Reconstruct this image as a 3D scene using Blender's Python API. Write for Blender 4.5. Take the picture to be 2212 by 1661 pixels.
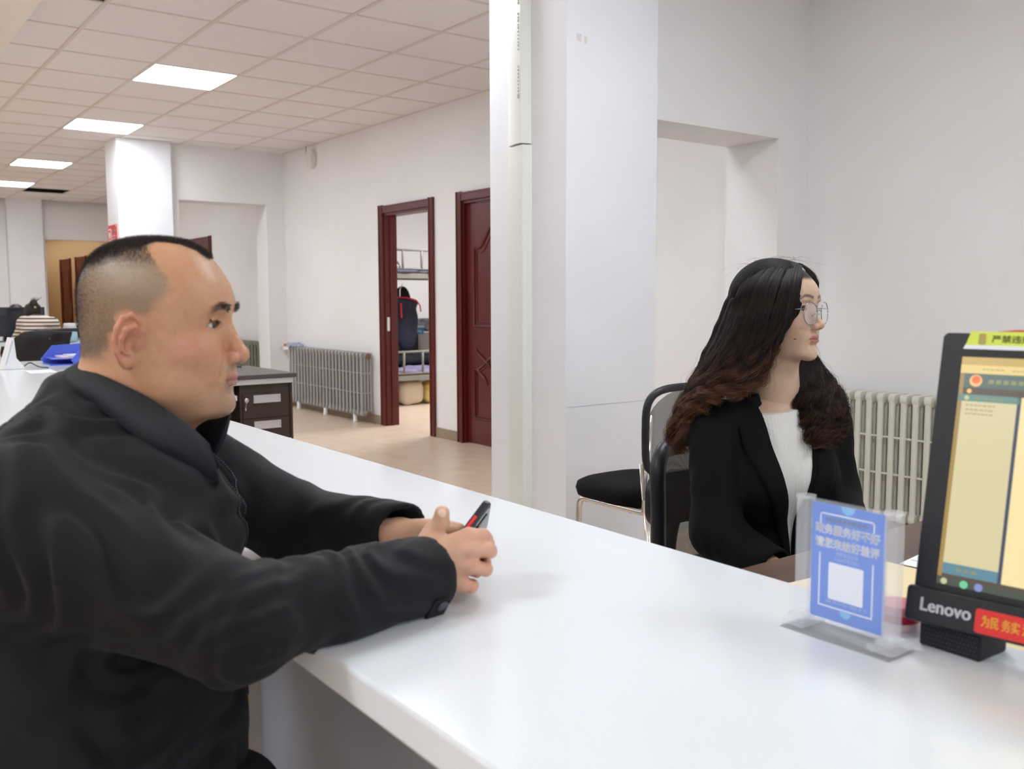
import bpy, bmesh, math, random
import numpy as np
from mathutils import Vector, Matrix, Euler
for _o in list(bpy.data.objects): bpy.data.objects.remove(_o)
S = bpy.context.scene
C = S.collection
PI = math.pi
random.seed(7)
RNG = np.random.default_rng(11)

# ------------------------------------------------------------------ camera
CAM_YAW, CAM_PITCH, CAM_ROLL, CAM_H = .63814, .09259, -.00286, 1.21
cd = bpy.data.cameras.new('camera')
cam = bpy.data.objects.new('camera', cd); C.objects.link(cam)
_F = Vector((math.sin(CAM_YAW)*math.cos(CAM_PITCH), math.cos(CAM_YAW)*math.cos(CAM_PITCH), -math.sin(CAM_PITCH)))
_r = Vector((math.cos(CAM_YAW), -math.sin(CAM_YAW), 0)); _u = _r.cross(_F)
_r2 = _r*math.cos(CAM_ROLL)+_u*math.sin(CAM_ROLL); _u2 = -_r*math.sin(CAM_ROLL)+_u*math.cos(CAM_ROLL)
cam.matrix_world = Matrix(((_r2.x, _u2.x, -_F.x, 0), (_r2.y, _u2.y, -_F.y, 0), (_r2.z, _u2.z, -_F.z, CAM_H), (0, 0, 0, 1)))
cd.sensor_width = 36.0
cd.lens = 36.0*2019.5/2212
cd.clip_start = .02; cd.clip_end = 100
cd.dof.use_dof = True; cd.dof.focus_distance = 2.35; cd.dof.aperture_fstop = 6.3
S.camera = cam

# ------------------------------------------------------------------ light and exposure
w = bpy.data.worlds.new('world'); S.world = w; w.use_nodes = True
wn = w.node_tree.nodes; bg = wn['Background']
bg.inputs[0].default_value = (.84, .91, 1.0, 1); bg.inputs[1].default_value = .70
PANEL_STRENGTH = 18.5
ROOM_PANEL_STRENGTH = 16.0
S.view_settings.view_transform = 'Standard'
S.view_settings.look = 'None'
S.view_settings.gamma = 1.0
S.view_settings.exposure = .62
S.view_settings.use_curve_mapping = False
S.cycles.max_bounces = 8; S.cycles.diffuse_bounces = 5; S.cycles.glossy_bounces = 4
S.cycles.transmission_bounces = 8; S.cycles.transparent_max_bounces = 16
S.cycles.caustics_reflective = False; S.cycles.caustics_refractive = False
S.cycles.sample_clamp_indirect = 6.0

# ------------------------------------------------------------------ helpers
def lin(c):
    return tuple((v/12.92 if v <= .04045 else ((v+.055)/1.055)**2.4) for v in c)
def rgb(r, g, b): return lin((r/255, g/255, b/255))
MATS = {}
def mat(name, col=(.8, .8, .8), rough=.5, metal=0.0, spec=.5, bump=None, bscale=200, var=None, vscale=4, emit=None, est=1.0,
        trans=0.0, ior=1.45, alpha=1.0, sss=0.0, vcol=None, sheen=0.0, coat=0.0, stretch=None):
    m = bpy.data.materials.new(name); m.use_nodes = True
    nt = m.node_tree; N = nt.nodes; L = nt.links; p = N['Principled BSDF']
    p.inputs['Base Color'].default_value = (*col, 1); p.inputs['Roughness'].default_value = rough
    p.inputs['Metallic'].default_value = metal; p.inputs['Specular IOR Level'].default_value = spec
    p.inputs['IOR'].default_value = ior; p.inputs['Transmission Weight'].default_value = trans
    p.inputs['Alpha'].default_value = alpha; p.inputs['Coat Weight'].default_value = coat
    if sheen: p.inputs['Sheen Weight'].default_value = sheen; p.inputs['Sheen Roughness'].default_value = .5
    if sss:
        p.inputs['Subsurface Weight'].default_value = sss
        p.inputs['Subsurface Radius'].default_value = (1.0, .35, .2); p.inputs['Subsurface Scale'].default_value = .006
    if emit: p.inputs['Emission Color'].default_value = (*emit, 1); p.inputs['Emission Strength'].default_value = est
    tc = N.new('ShaderNodeTexCoord'); src = tc.outputs['Object']
    if stretch:
        mp = N.new('ShaderNodeMapping'); mp.inputs['Scale'].default_value = stretch; L.new(src, mp.inputs[0]); src = mp.outputs[0]
    colout = None
    if vcol:
        a = N.new('ShaderNodeAttribute'); a.attribute_name = vcol; colout = a.outputs['Color']
    if var:
        nz = N.new('ShaderNodeTexNoise'); nz.inputs['Scale'].default_value = vscale; nz.inputs['Detail'].default_value = 6
        L.new(src, nz.inputs['Vector'])
        mx = N.new('ShaderNodeMix'); mx.data_type = 'RGBA'; mx.blend_type = 'MULTIPLY' if vcol else 'MIX'
        cr = N.new('ShaderNodeMapRange'); cr.inputs[1].default_value = .3; cr.inputs[2].default_value = .7
        L.new(nz.outputs[0], cr.inputs[0])
        L.new(cr.outputs[0], mx.inputs[0])
        if vcol: L.new(colout, mx.inputs[6])
        else: mx.inputs[6].default_value = (*col, 1)
        mx.inputs[7].default_value = (*var, 1); colout = mx.outputs[2]
    if colout: L.new(colout, p.inputs['Base Color'])
    if bump:
        nb = N.new('ShaderNodeTexNoise'); nb.inputs['Scale'].default_value = bscale; nb.inputs['Detail'].default_value = 4
        L.new(src, nb.inputs['Vector'])
        b = N.new('ShaderNodeBump'); b.inputs['Strength'].default_value = 1.0; b.inputs['Distance'].default_value = bump
        L.new(nb.outputs[0], b.inputs['Height']); L.new(b.outputs[0], p.inputs['Normal'])
    MATS[name] = m
    return m

def smooth_all(me): me.polygons.foreach_set('use_smooth', [True]*len(me.polygons))
def par(o, parent):
    if parent is not None:
        o.parent = parent
        o.matrix_parent_inverse = Matrix.Translation(-Vector(parent.get('base', (0, 0, 0))))
def obj(name, bm, m=None, parent=None, smooth=False, bevel=0, kind=None):
    if isinstance(bm, bmesh.types.BMesh):
        me = bpy.data.meshes.new(name); bmesh.ops.recalc_face_normals(bm, faces=bm.faces[:]); bm.to_mesh(me); bm.free()
    else: me = bm; me.name = name
    o = bpy.data.objects.new(name, me); C.objects.link(o)
    if m is not None and not me.materials: me.materials.append(m)
    if smooth: smooth_all(me)
    if bevel:
        b = o.modifiers.new('bevel', 'BEVEL'); b.width = bevel; b.segments = 2; b.limit_method = 'ANGLE'; b.angle_limit = .7
        if not smooth: smooth_all(me); 
        b.harden_normals = True
    par(o, parent)
    if kind: o['kind'] = kind
    return o
def thing(name, label, cat, loc=(0, 0, 0), group=None):
    o = bpy.data.objects.new(name, None); C.objects.link(o); o.location = loc; o.empty_display_size = .05
    o['base'] = tuple(loc); o['label'] = label; o['category'] = cat
    if group: o['group'] = group
    return o
def tag(o, label, cat, group=None):
    o['label'] = label; o['category'] = cat
    if group: o['group'] = group
    return o
def struct(name, bm, m, **k):
    o = obj(name, bm, m, **k); o['kind'] = 'structure'; return o
def B(): return bmesh.new()
def box(bm, x0, x1, y0, y1, z0, z1, M=None):
    vs = [bm.verts.new(v) for v in ((x0, y0, z0), (x1, y0, z0), (x1, y1, z0), (x0, y1, z0), (x0, y0, z1), (x1, y0, z1), (x1, y1, z1), (x0, y1, z1))]
    for f in ((0, 3, 2, 1), (4, 5, 6, 7), (0, 1, 5, 4), (1, 2, 6, 5), (2, 3, 7, 6), (3, 0, 4, 7)): bm.faces.new([vs[i] for i in f])
    if M is not None: bmesh.ops.transform(bm, matrix=M, verts=vs)
    return vs
def boxes(*bs, M=None):
    bm = B()
    for b in bs: box(bm, *b, M=M)
    return bm
def quad(bm, *p):
    return bm.faces.new([bm.verts.new(v) for v in p])
def tube(bm, pts, r, n=10, caps=True, sq=1.0):
    pts = [Vector(p) for p in pts]; rings = []
    R = r if isinstance(r, (list, tuple)) else [r]*len(pts)
    up = None
    for i, p in enumerate(pts):
        t = (pts[min(i+1, len(pts)-1)]-pts[max(i-1, 0)]).normalized()
        if up is None:
            up = Vector((0, 0, 1)) if abs(t.z) < .9 else Vector((1, 0, 0))
        s = t.cross(up).normalized(); up = s.cross(t).normalized()
        rings.append([bm.verts.new(p+(s*math.cos(2*PI*k/n)+up*math.sin(2*PI*k/n)*sq)*R[i]) for k in range(n)])
    for a, b in zip(rings, rings[1:]):
        for k in range(n): bm.faces.new((a[k], a[(k+1) % n], b[(k+1) % n], b[k]))
    if caps: bm.faces.new(rings[0][::-1]); bm.faces.new(rings[-1])
    return bm
def bend(pts, rad=.03, n=6):
    pts = [Vector(p) for p in pts]; out = [pts[0]]
    for i in range(1, len(pts)-1):
        a, b, c = pts[i-1], pts[i], pts[i+1]
        u = (a-b); v = (c-b); r = min(rad, u.length*.45, v.length*.45); p0 = b+u.normalized()*r; p1 = b+v.normalized()*r
        for k in range(n+1):
            t = k/n; out.append(p0*(1-t)**2+b*2*t*(1-t)+p1*t*t)
    out.append(pts[-1]); return out
def lathe(bm, prof, c=(0, 0, 0), n=32, M=None):
    rings = []; vs = []
    for r, z in prof:
        ring = [bm.verts.new((c[0]+r*math.cos(2*PI*k/n), c[1]+r*math.sin(2*PI*k/n), c[2]+z)) for k in range(n)]
        rings.append(ring); vs += ring
    for a, b in zip(rings, rings[1:]):
        for k in range(n): bm.faces.new((a[k], a[(k+1) % n], b[(k+1) % n], b[k]))
    if prof[0][0] > 1e-6: bm.faces.new(rings[0][::-1])
    if prof[-1][0] > 1e-6: bm.faces.new(rings[-1])
    if M is not None: bmesh.ops.transform(bm, matrix=M, verts=vs)
    return bm
def prism(bm, pts2, f, t0, t1):
    """outline pts2 (u,v) extruded between t0 and t1; f maps (u,v,t) to a point"""
    a = [bm.verts.new(f(u, v, t0)) for u, v in pts2]; b = [bm.verts.new(f(u, v, t1)) for u, v in pts2]
    n = len(a)
    for k in range(n): bm.faces.new((a[k], a[(k+1) % n], b[(k+1) % n], b[k]))
    bm.faces.new(a[::-1]); bm.faces.new(b)
def rrect(x0, x1, y0, y1, r, n=6):
    out = []
    for cx, cy, a0 in ((x1-r, y1-r, 0), (x0+r, y1-r, 90), (x0+r, y0+r, 180), (x1-r, y0+r, 270)):
        for k in range(n+1):
            a = math.radians(a0+90*k/n); out.append((cx+r*math.cos(a), cy+r*math.sin(a)))
    return out
def text(name, s, size, m, M, parent=None, bold=0.0, align='CENTER', ext=.00015, width=None):
    cu = bpy.data.curves.new(name, 'FONT'); cu.body = s; cu.size = size; cu.align_x = align; cu.align_y = 'CENTER'
    cu.extrude = ext; cu.resolution_u = 3
    t = bpy.data.objects.new(name, cu); C.objects.link(t)
    bpy.context.view_layer.update()
    me = bpy.data.meshes.new_from_object(t.evaluated_get(bpy.context.evaluated_depsgraph_get()))
    bpy.data.objects.remove(t); bpy.data.curves.remove(cu)
    if width:
        co = np.zeros(len(me.vertices)*3); me.vertices.foreach_get('co', co); co = co.reshape(-1, 3)
        wd = co[:, 0].max()-co[:, 0].min(); me.transform(Matrix.Diagonal((width/wd, 1, 1, 1)))
    if bold:    # heavier strokes: overlaid, slightly shifted copies of the outline
        bmm = bmesh.new()
        for dx, dy in ((0, 0), (1, 0), (-1, 0), (0, 1), (0, -1)):
            mc = me.copy(); mc.transform(Matrix.Translation((dx*bold*.8, dy*bold*.5, (abs(dx)+2*abs(dy))*2e-5))); bmm.from_mesh(mc); bpy.data.meshes.remove(mc)
        bmm.to_mesh(me); bmm.free()
    me.transform(M)
    me.materials.clear(); me.materials.append(m)
    return obj(name, me, m, parent)
def frameM(o, x, y):
    x = Vector(x).normalized(); y = Vector(y).normalized(); z = x.cross(y); o = Vector(o)
    return Matrix(((x.x, y.x, z.x, o.x), (x.y, y.y, z.y, o.y), (x.z, y.z, z.z, o.z), (0, 0, 0, 1)))
def copy_tree(o, dloc):
    c = o.copy(); C.objects.link(c); c.location = Vector(o.location)+Vector(dloc)
    for ch in list(o.children):
        d = ch.copy(); C.objects.link(d); d.parent = c
        for g in list(ch.children):
            e = g.copy(); C.objects.link(e); e.parent = d
    return c

# ------------------------------------------------------------------ materials
wall_m = mat('wall_paint', rgb(238, 237, 237), .62, bump=.0006, bscale=60, var=rgb(233, 231, 230), vscale=1.3)
pil_m = mat('pillar_paint', rgb(236, 236, 239), .55, bump=.0008, bscale=35, var=rgb(230, 231, 235), vscale=2)
tan_m = mat('corridor_paint', rgb(196, 172, 136), .7)
plain_ceil_m = mat('soffit_paint', rgb(234, 229, 222), .8)
tile_m = mat('ceiling_tile', rgb(238, 235, 235), .9, bump=.0012, bscale=260, var=rgb(230, 226, 226), vscale=140)
tee_m = mat('ceiling_tee', rgb(214, 208, 202), .45)
dark_m = mat('ceiling_void', rgb(30, 26, 30), .9)
floor_m = mat('linoleum', rgb(224, 202, 180), .34, var=rgb(210, 186, 163), vscale=7, spec=.5)
green_m = mat('green_linoleum', rgb(176, 184, 170), .4)
base_m = mat('baseboard_brown', rgb(150, 132, 112), .45)
maroon_m = mat('maroon_varnish', rgb(98, 26, 22), .28, var=rgb(84, 20, 18), vscale=9, stretch=(1, 1, .15), spec=.5)
maroon_dark = mat('maroon_leaf', rgb(92, 30, 27), .3, spec=.5)
lamp_m = mat('led_diffuser', (1, 1, 1), .5, emit=(.85, .925, 1.0), est=PANEL_STRENGTH)
lamp2_m = mat('led_diffuser_room', (1, 1, 1), .5, emit=(.92, .96, 1.0), est=ROOM_PANEL_STRENGTH)
lampf_m = mat('lamp_frame', rgb(235, 235, 238), .4)
counter_m = mat('counter_top_stone', rgb(232, 236, 240), .12, spec=.5, var=rgb(228, 232, 237), vscale=300)
panel_m = mat('counter_front_panel', rgb(150, 154, 164), .45)
panel2_m = mat('counter_end_panel', rgb(206, 194, 180), .5)
black_pl = mat('black_plastic', rgb(32, 33, 38), .42)
black_fab = mat('black_fabric', rgb(11, 11, 13), .9, spec=.2, bump=.0006, bscale=900)
chrome = mat('chrome', rgb(215, 212, 205), .14, metal=1)
white_pl = mat('white_plastic', rgb(236, 236, 238), .35)
rad_grey = mat('grey_enamel', rgb(172, 170, 168), .38, metal=.25, bump=.0006, bscale=90)
rad_rust = mat('rusty_iron', rgb(130, 98, 78), .7)
rad_cream = mat('cream_enamel', rgb(214, 213, 200), .38, bump=.0005, bscale=120)
walnut = mat('dark_walnut', rgb(64, 48, 42), .4, var=rgb(50, 36, 32), vscale=14, stretch=(1, 1, .08))
walnut_top = mat('dark_walnut_top', rgb(88, 76, 74), .3, var=rgb(78, 66, 64), vscale=14, stretch=(.1, 1, 1))
walnut_desk = mat('walnut_desk_top', rgb(96, 70, 54), .35, var=rgb(74, 52, 40), vscale=22, stretch=(.1, 1, 1))
alu = mat('aluminium_trim', rgb(205, 200, 200), .35, metal=.5)
paper = mat('white_paper', rgb(238, 240, 244), .8)
ink = mat('grey_ink', rgb(150, 152, 160), .8)
redink = mat('red_ink', rgb(214, 120, 118), .8)
manila = mat('manila_card', rgb(232, 214, 168), .75)
acrylic_solid = mat('acrylic_solid', (.86, .88, .92), .06, alpha=.26, spec=.9)
acrylic = mat('clear_acrylic', (.90, .92, .94), .08, alpha=.10, spec=.6)
bluecard = mat('blue_card', rgb(62, 126, 226), .35, coat=.3)
ltblue = mat('light_blue_print', rgb(110, 190, 246), .4)
whiteprint = mat('white_print', rgb(236, 240, 250), .5)
paleprint = mat('pale_print', rgb(170, 200, 244), .5)
# ================================================================== THE SETTING
YN, YF, XR, ZC = -4.0, 17.1, 4.3, 2.82
fl = B(); box(fl, -6, 10, YN, 26, -.1, 0); struct('floor', fl, floor_m)
o = B(); box(o, 3.2, 4.3, 3.32, 3.62, .0, .0025); struct('trim_1', o, green_m)
# right wall with two door openings
wr = boxes((XR, XR+.12, YN, 5.582, 0, 3.3), (XR, XR+.12, 6.483, 6.967, 0, 3.3), (XR, XR+.12, 7.813, 26, 0, 3.3),
           (XR, XR+.12, 5.582, 6.483, 2.0, 3.3), (XR, XR+.12, 6.967, 7.813, 2.0, 3.3))
struct('wall_right', wr, wall_m)
# back wall with wide opening, behind it the hall goes on
wb = boxes((3.038, 3.12, 10.08, 10.40, 0, ZC), (4.083, XR, 10.08, 10.40, 0, ZC), (3.12, 4.083, 10.08, 10.40, 2.247, ZC))
struct('wall_back', wb, wall_m)
struct('wall_pillar_hall', boxes((2.50, 3.038, 10.0, 10.45, 0, ZC)), pil_m, bevel=.006)
# far wall
wf = boxes((2.52, 3.104, 17.1, 17.3, 0, ZC), (XR-.05, XR, 17.1, 17.3, 0, ZC), (3.104, XR, 17.1, 17.3, 2.19, ZC), (-6, 2.52, 17.1, 17.3, 0, ZC))
struct('wall_far', wf, wall_m)
struct('wall_pillar_far', boxes((2.523, 3.036, 16.9, 17.1, 0, ZC)), pil_m)
cor = boxes((3.0, 3.1, 17.3, 25, 0, 2.6), (3.0, XR, 25, 25.1, 0, 2.6), (3.0, XR, 17.3, 25.1, 2.6, 2.7), (4.285, 4.2995, 17.3, 25, 0, 2.6))
struct('wall_corridor', cor, tan_m)
struct('trim_2', boxes((2.507, 3.028, 2.9985, 3.0, .7495, .7515)), mat('paint_edge', rgb(206, 206, 208), .6))
struct('trim_3', boxes((2.56, 2.585, 2.9988, 3.0, 2.255, 2.285), (2.60, 2.613, 2.9988, 3.0, 2.25, 2.28)), mat('old_tape_mark', rgb(222, 214, 208), .6))
# office side: pillar and wall with doorway
struct('wall_pillar_office', boxes((2.507, 3.03, 3.0, 3.546, 0, ZC)), pil_m, bevel=.005)
wo = boxes((3.03, 3.15, 3.15, 3.50, 0, ZC), (4.07, XR, 3.15, 3.50, 0, ZC), (3.15, 4.07, 3.15, 3.50, 2.03, ZC))
struct('wall_office', wo, wall_m)
struct('wall_left', boxes((-6.1, -6, YN, 17.3, 0, 3.0)), wall_m)
# bedroom behind the open door
struct('wall_bedroom', boxes((XR+.12, 9, 10.9, 11.0, 0, 2.7), (9, 9.1, 5, 11, 0, 2.7), (XR+.12, 9, 5.0, 5.1, 0, 2.7)), mat('bedroom_paint', rgb(236, 236, 238), .7))
struct('ceiling_bedroom', boxes((XR+.12, 9.1, 5, 11, 2.7, 2.8)), plain_ceil_m)
# soffit along the left of the tiles
struct('ceiling_soffit', boxes((-6, .997, YN, 17.1, 2.70, 3.0)), plain_ceil_m)

# tiled ceiling : cells, some hold lamps, two are missing
X0c, DX, Y0c, DY = 1.365, .595, 6.155, .603
xs = [.997]+[X0c+DX*i for i in range(0, 5)]+[XR]
ys = [Y0c+DY*j for j in range(-16, 19)]
LAMPS = [(1, 1), (1, 5), (1, 10), (1, 14), (1, -4), (1, -8), (1, -12)]
HOLES = [(2, 16), (-1, -2), (-1, -1)]
HOLES = [(2, 15), (-1, -2)]
cm = B(); tee = B(); void = B()
def cell(i, j):
    xa = xs[i+1] if i >= 0 else xs[0]; xb = xs[i+2] if i >= 0 else xs[1]
    return xa, xb, Y0c+DY*j, Y0c+DY*(j+1)
for i in range(-1, 5):
    for j in range(-16, 18):
        xa, xb, ya, yb = cell(i, j)
        if xb-xa < .03: continue
        if (i, j) in LAMPS: continue
        if (i, j) in HOLES:
            box(void, xa, xb, ya, yb, ZC+.25, ZC+.27); box(void, xa-.01, xa, ya, yb, ZC+.002, ZC+.25); box(void, xb, xb+.01, ya, yb, ZC+.002, ZC+.25)
            box(void, xa, xb, ya-.01, ya, ZC+.002, ZC+.25); box(void, xa, xb, yb, yb+.01, ZC+.002, ZC+.25); continue
        box(cm, xa+.001, xb-.001, ya+.001, yb-.001, ZC, ZC+.012)
struct('ceiling', cm, tile_m); struct('ceiling_void', void, dark_m)
struct('ceiling_slab', boxes((-6, 10, YN, 26, 3.3, 3.35)), dark_m)
for x in xs[1:6]: box(tee, x-.012, x+.012, YN, YF, ZC-.006, ZC+.004)
for j in range(-16, 19):
    y = Y0c+DY*j; box(tee, .997, XR, y-.009, y+.009, ZC-.004, ZC+.003)
box(tee, XR-.02, XR, YN, YF, ZC-.005, ZC+.003)
struct('ceiling_grid', tee, tee_m)
LBL = {(1, 1): 'nearest of the lit ceiling panels, largest in view', (1, 5): 'second lit ceiling panel back, just before the square pillar',
       (1, 10): 'third lit ceiling panel back, left of the square pillar', (1, 14): 'farthest lit ceiling panel, beside the missing black tile',
       (1, -4): 'panel light just above the top edge of the picture, over the office', (1, -8): 'panel light in the tiled ceiling above the lens', (1, -12): 'panel light in the tiled ceiling behind the lens'}
for (i, j) in LAMPS:
    xa, xb, ya, yb = cell(i, j)
    inview = (i, j) in LBL
    t = thing('ceiling_light', LBL.get((i, j), 'square white panel light in the tiled ceiling over the counter'), 'ceiling light', ((xa+xb)/2, (ya+yb)/2, ZC), 'square ceiling lights')
    obj('frame', boxes((xa+.004, xb-.004, ya+.004, yb-.004, ZC+.004, ZC+.02)), lampf_m, t)
    obj('diffuser', boxes((xa+.018, xb-.018, ya+.018, yb-.018, ZC-.003, ZC+.004)), lamp_m, t)
t = thing('ceiling_light', 'square panel light in the bedroom ceiling beyond the open door', 'ceiling light', (6.2, 8.0, 2.69))
obj('diffuser', boxes((5.6, 6.8, 7.4, 8.6, 2.69, 2.699)), lamp2_m, t)

FILL_PANELS = [(-1.0, 1.6), (-1.0, 5.6), (-1.0, 9.4), (-1.0, 13.5), (-3.6, 1.6), (-3.6, 5.6), (-3.6, 9.4), (-3.6, 13.5), (-1.0, -2.2), (-3.6, -2.2)]  # unseen panels added in the soffit to fill the hall with light
ORD = {-2.2: 'first', 1.6: 'second', 5.6: 'third', 9.4: 'fourth', 13.5: 'last'}
for (x, y) in FILL_PANELS:
    t = thing('ceiling_light', 'added fill panel outside the picture, %s along the row %s the counter' % (ORD[y], 'nearer' if x > -2 else 'farther from'), 'ceiling light', (x, y, 2.69), 'added public side fill panels')
    obj('diffuser', boxes((x-.3, x+.3, y-.3, y+.3, 2.685, 2.699)), lamp_m, t)
t = thing('ceiling_light', 'added fill strip brightening the brown corridor, hidden by the far lintel', 'ceiling light', (3.7, 20.5, 2.59))  # hidden glowing strip, added to lift the otherwise dark corridor
obj('diffuser', boxes((3.6, 3.75, 18.2, 24.2, 2.585, 2.599)), mat('corridor_fill', (1, 1, 1), .5, emit=(1, .9, .78), est=7), t)
# baseboards of the right wall
bb = boxes((XR-.012, XR, 6.54, 6.90, 0, .085), (XR-.012, XR, 7.88, 10.08, 0, .085), (XR-.012, XR, 3.5, 5.52, 0, .085), (XR-.012, XR, YN, 3.15, 0, .085))
struct('baseboard_right', bb, base_m)
struct('baseboard_back', boxes((4.083, XR-.012, 10.068, 10.08, 0, .085)), base_m)

# door frames and leaves
def door_frame(n, ya, yb, z, leaf, xw=XR, dep=.12):
    """outer edges ya..yb of the casing"""
    t = bpy.data.objects.new('door_%d' % n, None); C.objects.link(t); t['kind'] = 'structure'; t['base'] = (xw, ya, 0.0); t.location = (xw, ya, 0)
    fw = .075
    bm = B()
    for a, b in ((ya, ya+fw), (yb-fw, yb)):
        box(bm, xw-.018, xw-.001, a, b, 0, z+.02)
        box(bm, xw-.024, xw-.018, a, a+.014, 0, z+.02); box(bm, xw-.024, xw-.018, b-.014, b, 0, z+.02)
        box(bm, xw-.021, xw-.018, a+.03, b-.03, 0, z)
    box(bm, xw-.018, xw-.001, ya+fw, yb-fw, z-.055, z+.012)
    box(bm, xw-.024, xw-.018, ya+fw, yb-fw, z-.002, z+.012); box(bm, xw-.022, xw-.018, ya+fw, yb-fw, z-.055, z-.044)
    obj('casing', bm, maroon_m, t, bevel=.002)
    if dep:
        j = boxes((xw-.0005, xw+dep+.01, ya+fw-.012, ya+fw+.012, 0, z-.052), (xw-.0005, xw+dep+.01, yb-fw-.012, yb-fw+.012, 0, z-.052), (xw-.0005, xw+dep+.01, ya+fw+.012, yb-fw-.012, z-.078, z-.052))
        box(j, xw+.05, xw+.07, ya+fw+.0125, ya+fw+.024, 0, z-.079); box(j, xw+.05, xw+.07, yb-fw-.024, yb-fw-.0125, 0, z-.079)
        obj('jamb', j, maroon_m, t, bevel=.002)
    return t
d1 = door_frame(1, 6.905, 7.875, 2.05, None)
sp = boxes((XR+.012, XR+.04, 7.784, 7.7875, .90, 1.03))
s1 = obj('strike_plate', sp, chrome, d1); s1['label'] = 'silver strike plate'
d2 = door_frame(2, 5.52, 6.545, 2.055, None)
# closed leaf with arched panel mouldings
lf = B(); xl = XR+.03; ya, yb = 5.609, 6.456
box(lf, xl, xl+.018, ya, yb, .005, 1.974)
def ogee(sgn=1):
    pts = []
    for k in range(40):
        s = k/39; y = ya+.11+(yb-ya-.22)*s
        u = abs(2*s-1); z = 1.62+.16*(0.5+0.5*math.cos(PI*u))**1.3+ (0.02*math.sin(PI*u*2))
        pts.append((xl-.002, y, z))
    return pts
top = ogee(); loop = [(xl-.002, ya+.11, .98)]+top+[(xl-.002, yb-.11, .98)]
for inset, rr in ((0, .011), (.035, .006)):
    pts = []
    for p in loop:
        cy = (ya+yb)/2; cz = 1.35
        pts.append(Vector((p[0], p[1]+(inset if p[1] < cy else -inset), p[2]+(inset if p[2] < cz else -inset))))
    pts.append(pts[0]); tube(lf, pts, rr, 8)
low = [(xl-.002, ya+.11, .22), (xl-.002, ya+.11, .62)]
for k in range(30):
    s = k/29; u = abs(2*s-1); low.append((xl-.002, ya+.11+(yb-ya-.22)*s, .62+.13*(0.5+0.5*math.cos(PI*u))))
low += [(xl-.002, yb-.11, .22), (xl-.002, ya+.11, .22)]
tube(lf, low, .011, 8); tube(lf, [(p[0], p[1]*.9+(ya+yb)/2*.1, p[2]*.92+.035) for p in low], .006, 8)
for (a, b) in (((6.33, .80), (6.13, .64)), ((6.31, .66), (6.17, .50))):   # curved relief strokes
    pts = [Vector((xl-.004, a[0]+(b[0]-a[0])*t_+.02*math.sin(PI*2*t_), a[1]+(b[1]-a[1])*t_)) for t_ in [k/14 for k in range(15)]]
    tube(lf, pts, [.003+.011*math.sin(PI*k/14) for k in range(15)], 8)
obj('door_leaf', lf, maroon_dark, d2, smooth=False, bevel=.0015)
plate = boxes((xl-.012, xl-.001, 6.05, 6.09, 1.66, 1.74)); p_ = obj('brass_plate', plate, mat('brass', rgb(200, 160, 90), .3, metal=1), d2)
hd = B(); box(hd, xl-.008, xl, ya+.05, ya+.09, .9, 1.1); tube(hd, bend([(xl-.008, ya+.07, 1.03), (xl-.05, ya+.07, 1.03), (xl-.05, ya+.18, 1.03)], .02), .008)
obj('door_handle', hd, chrome, d2)
for n, (ya_, yb_) in enumerate(((12.53, 13.6), (19.62, 20.62), (21.05, 22.1))):
    xw = XR if n == 0 else 4.285
    dd = door_frame(3+n, ya_, yb_, 2.03, None, xw=xw, dep=0)
    l = B(); box(l, xw-.012, xw-.002, ya_+.075, yb_-.075, 0, 1.97)
    for z0, z1 in ((.2, .8), (.95, 1.8)):
        tube(l, [(xw-.012, ya_+.2, z0), (xw-.012, yb_-.2, z0), (xw-.012, yb_-.2, z1), (xw-.012, ya_+.2, z1), (xw-.012, ya_+.2, z0)], .01, 6)
    obj('door_leaf', l, maroon_dark, dd)
    if n:
        obj('lock_plate', boxes((xw-.02, xw-.012, ya_+.09, ya_+.15, .9, 1.15)), chrome, dd)
# plastic pipe box running up the office pillar
cb = thing('conduit_cover', 'tall cream plastic pipe cover running up the left face of the office pillar', 'conduit', (2.49, 3.31, 0))
cream_pl = mat('cream_plastic', rgb(226, 227, 220), .4)
def cprof(y0, y1, z0, z1, dx, nm):
    bm = B(); pr = [(0, y0), (-dx, y0+.01), (-dx, y0+.055), (-dx*.62, y1-.012), (0, y1)]
    prism(bm, pr, lambda u, v, t: (2.507+u, v, t), z0, z1); return obj(nm, bm, cream_pl, cb, bevel=.002)
cprof(3.235, 3.372, 1.868, 2.815, .05, 'upper_cover'); cprof(3.230, 3.376, 0, 1.862, .046, 'lower_cover')
mk = B()
for k in range(46):
    if k in (7, 8, 20, 21, 33, 34, 35, 36): continue
    z = 2.72-k*.0145; box(mk, 2.4535, 2.4570, 3.2585, 3.2625, z, z+random.uniform(.005, .011))
box(mk, 2.4530, 2.4570, 3.256, 3.2635, 2.055, 2.075)
tx = obj('printed_marking', mk, mat('grey_marking', rgb(170, 172, 172), .6), cb)

# ================================================================== COUNTER
ct = thing('service_counter', 'long white stone-topped service counter the man leans on', 'counter', (.78, 3, 0))
top = B(); box(top, .453, 1.108, -1.6, 6.31, .757, .80); obj('counter_top', top, counter_m, ct, bevel=.006)  # slab numbers scaled about the camera, along with the props on it
obj('front_panel', boxes((.62, .64, -1.5, 6.25, 0, .757)), panel_m, ct)
for y_ in (1.62, 3.6, -.6): obj('support_panel', boxes((.50, .62, y_, y_+.05, 0, .757)), panel2_m, ct)
obj('back_panel', boxes((1.06, 1.08, -1.5, 6.25, 0, .757)), panel_m, ct)
sm = B(); box(sm, .4535, 1.1075, 2.589, 2.5905, .7995, .8003); obj('seam', sm, mat('counter_seam', rgb(196, 202, 210), .3), ct)

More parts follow.
